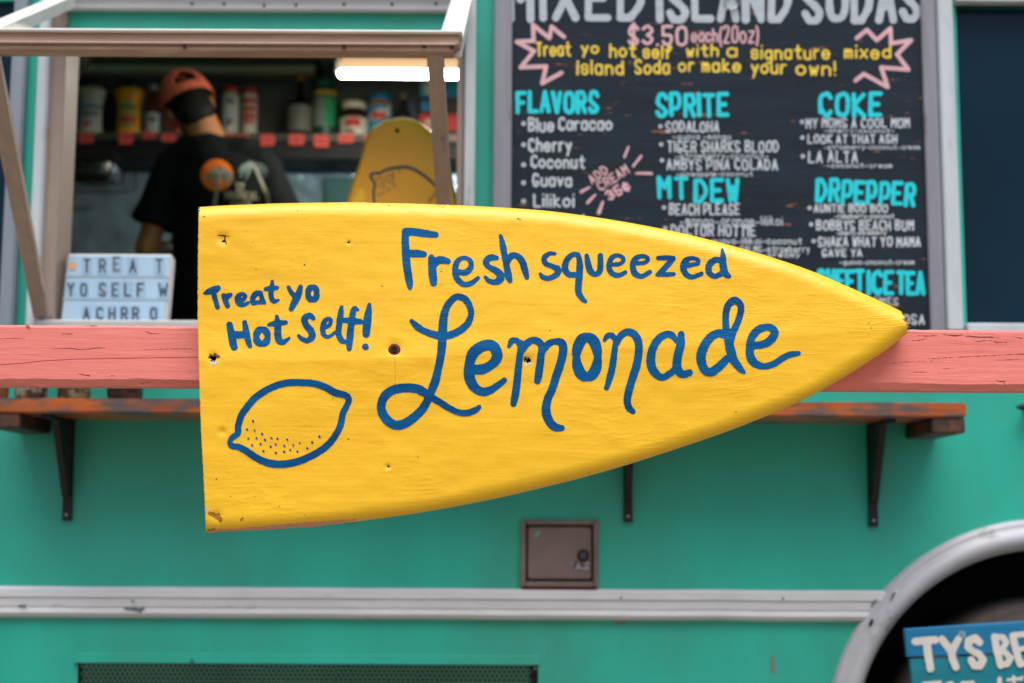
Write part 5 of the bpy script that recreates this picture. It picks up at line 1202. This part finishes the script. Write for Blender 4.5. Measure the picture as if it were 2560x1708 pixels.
# hair: a shell over the back of the head down to the nape
hair = remesh('hair', [('ell', hc+HR@Vector((0, -.058, -.062)), (.070, .046, .062), HR), ('ell', hc+HR@Vector((.012, -.046, -.088)), (.050, .036, .034), HR), ('ell', hc+HR@Vector((0, -.008, .004)), (.079, .086, .094), HR), ('ell', hc+HR@Vector((.0, -.040, -.045)), (.066, .052, .055), HR), ('cap', hc+HR@Vector((-.074, .03, -.03)), hc+HR@Vector((-.066, .0, -.0)), .012, .02), ('cap', hc+HR@Vector((.074, .03, -.03)), hc+HR@Vector((.066, .0, -.0)), .012, .02)], .008, m_hair, pr_, 3, .002)
# cap: crown shell with adjuster opening, band and peak
V, F = [], []; nu, nv_ = 56, 22
ctr = hc+HR@Vector((0, .0, .004)); rx, ry, rz = .093, .108, .118
def cpnt(th, ph, g=1): return ctr+HR@Vector((rx*g*math.cos(ph)*math.cos(th), ry*g*math.cos(ph)*math.sin(th), rz*g*math.sin(ph)))
ph0 = R(-3)
for i in range(nv_+1):
    for k in range(nu): V.append(cpnt(2*math.pi*k/nu, ph0+(R(90)-ph0)*i/nv_*.999))
for i in range(nv_):
    for k in range(nu):
        th = 2*math.pi*(k+.5)/nu; ph = ph0+(R(90)-ph0)*(i+.5)/nv_
        dth = (th-1.5*math.pi); 
        if ph > R(15) and (dth/.46)**2+((ph-R(15))/R(27))**2 < 1: continue
        F.append((i*nu+k, i*nu+(k+1) % nu, (i+1)*nu+(k+1) % nu, (i+1)*nu+k))
me = bpy.data.meshes.new('cap'); me.from_pydata([tuple(v) for v in V], [], F); me.update()
o = bpy.data.objects.new('cap_raw', me); C.objects.link(o); so_ = o.modifiers.new('s', 'SOLIDIFY'); so_.thickness = .003; so_.offset = 1
dg = bpy.context.evaluated_depsgraph_get(); ne = bpy.data.meshes.new_from_object(o.evaluated_get(dg)); bpy.data.objects.remove(o); ne.name = 'cap'
capo = link('cap', ne, m_cap, pr_, True)
V, F = [], []
for i in range(9):
    for k in range(17):
        a_ = R(90)+R(62)*(k/8-1); rr_ = 1+.75*i/8*math.sin(max(.05, (1-abs(k/8-1)))*math.pi/2)**.6
        V.append(ctr+HR@Vector((rx*math.cos(a_)*(1+.12*i/8), ry*math.sin(a_)*rr_, -.004-.010*i/8-.018*(k/8-1)**2)))
for i in range(8):
    for k in range(16): F.append((i*17+k, i*17+k+1, (i+1)*17+k+1, (i+1)*17+k))
n_ = len(V); V += [v+HR@Vector((0, 0, .004)) for v in V]; F += [tuple(q+n_ for q in f)[::-1] for f in F]
raw('peak', V, F, m_cap, capo, True)
v = cpnt(1.5*math.pi+.52, R(6), 1.03); bm = bmesh.new(); addbox(bm, (-.016, -.004, -.008), (.016, .004, .008), .002); bmesh.ops.transform(bm, matrix=Matrix.Translation(v) @ HR.to_4x4() @ Matrix.Rotation(.5, 4, 'Z'), verts=bm.verts); bmo('strap_end', bm, m_cap, capo)
bm = bmesh.new(); bmesh.ops.create_icosphere(bm, subdivisions=2, radius=.008, matrix=Matrix.Translation(cpnt(0, R(89), 1.03))); bmo('cap_button', bm, m_cap, capo, True)
# T-shirt
ts = [('cap', neck+Vector((-.01, 0, -.062)), neck+Vector((0, 0, -.09)), .078, .11),
      ('cap', Wp(478, 386, 0), Wp(605, 388, 0), .072, .072), ('cap', Wp(455, 410, 0), Wp(650, 415, 0), .075, .075),
      ('ell', Wp(556, 480, .0), (.195, .125, .16), None), ('ell', Wp(560, 600, .0), (.182, .12, .22), None), ('ell', Wp(562, 760, .0), (.185, .125, .22), None), ('ell', Wp(565, 860, .0), (.19, .13, .10), None),
      ('cap', Wp(440, 420, 0), Wp(412, 490, 0), .074, .070), ('cone', Wp(440, 415, 0), Wp(383, 564, 0), .070, .078),
      ('cap', Wp(655, 420, 0), Wp(680, 490, 0), .074, .072), ('cone', Wp(655, 415, 0), Wp(716, 575, 0), .072, .078)]
shirt = remesh('t_shirt', ts, .0085, m_shirt, pr_, 3, .009)
# trousers and shoes
tr = []
for s in (-1, 1):
    h_ = pel+Vector((s*.085, 0, -.02)); k_ = pel+Vector((s*.11, .04, -.46)); a_ = Vector((k_.x+s*.01, PYY-.02, fz+.07))
    tr += [('cap', h_, k_, .105, .078), ('cap', k_, a_, .078, .062)]
tr.append(('ell', pel+Vector((0, 0, .02)), (.18, .12, .12), None)); remesh('trousers', tr, .011, m_trou, pr_, 3)
for s in (-1, 1):
    a_ = Vector((pel.x+s*.12, PYY-.02, fz+.045)); remesh('shoe', [('cap', a_+Vector((0, -.05, 0)), a_+Vector((s*.02, .13, -.008)), .042, .036)], .008, m_dark2, pr_, 3)
# back print, laid on the cloth
root = root_loc(pr_)
bvh = BVHTree.FromPolygons([v.co+root for v in shirt.data.vertices], [tuple(p.vertices) for p in shirt.data.polygons])
def oncloth(off):
    def f(px, py):
        d = (P(px, py, PYY)-CAM).normalized(); h = bvh.ray_cast(CAM, d)
        q = h[0] if h[0] is not None else P(px, py, PYY-.1)
        return tuple(q-d*off)
    return f
m_sun = M('orange_sun_print', lin(255, 112, 16), .7, col2=lin(255, 140, 26), thr=.5, scale2=6, soft=.2); m_palm = M('teal_palm_print', lin(74, 118, 112), .8, var=.2, scale=60); m_sand = M('sand_print', lin(160, 152, 136), .8, var=.2, scale=60)
paint('sun_print', [[(542, 438, 80)]], 1.6, oncloth(.0025), m_sun, pr_, run=2)
def palm(cx, cy, R_, trunk):
    fr, rib = [], []
    for a_ in (-165, -140, -110, -80, -50, -25, 5, 30, 60, 120, 150, 180):
        ca, sa = math.cos(R(a_)), math.sin(R(a_)); L_ = R_*random.uniform(.85, 1.1)
        pts = [(cx+ca*L_*t_, cy+sa*L_*t_*.6+L_*.55*t_*t_, 7*math.sin(math.pi*(.15+.8*t_))+1.5) for t_ in np.linspace(0, 1, 7)]
        fr.append(pts); rib.append([(x, y, 1.6) for x, y, _ in pts])
    paint('palm_fronds', fr, 1.5, oncloth(.0033), m_palm, pr_, rag=.9, run=2); paint('palm_outline', rib+[trunk], 1.2, oncloth(.0038), m_sand, pr_, rag=.2, run=2)
palm(549, 428, 36, [(548,430,5),(544,470,8),(538,500,10),(536,530,12)]); palm(632, 412, 38, [(636,414,5),(652,450,7),(667,485,9),(676,530,10)])
paint('shirt_lettering', text('THE', 588, 457, 612, 468, 3)+text('OLD', 590, 470, 610, 479, 3)+text('TROPICAL', 559, 480, 646, 500, 4)+text('CAFE', 575, 503, 630, 517, 4), 1.1, oncloth(.003), m_sand, pr_, run=2)
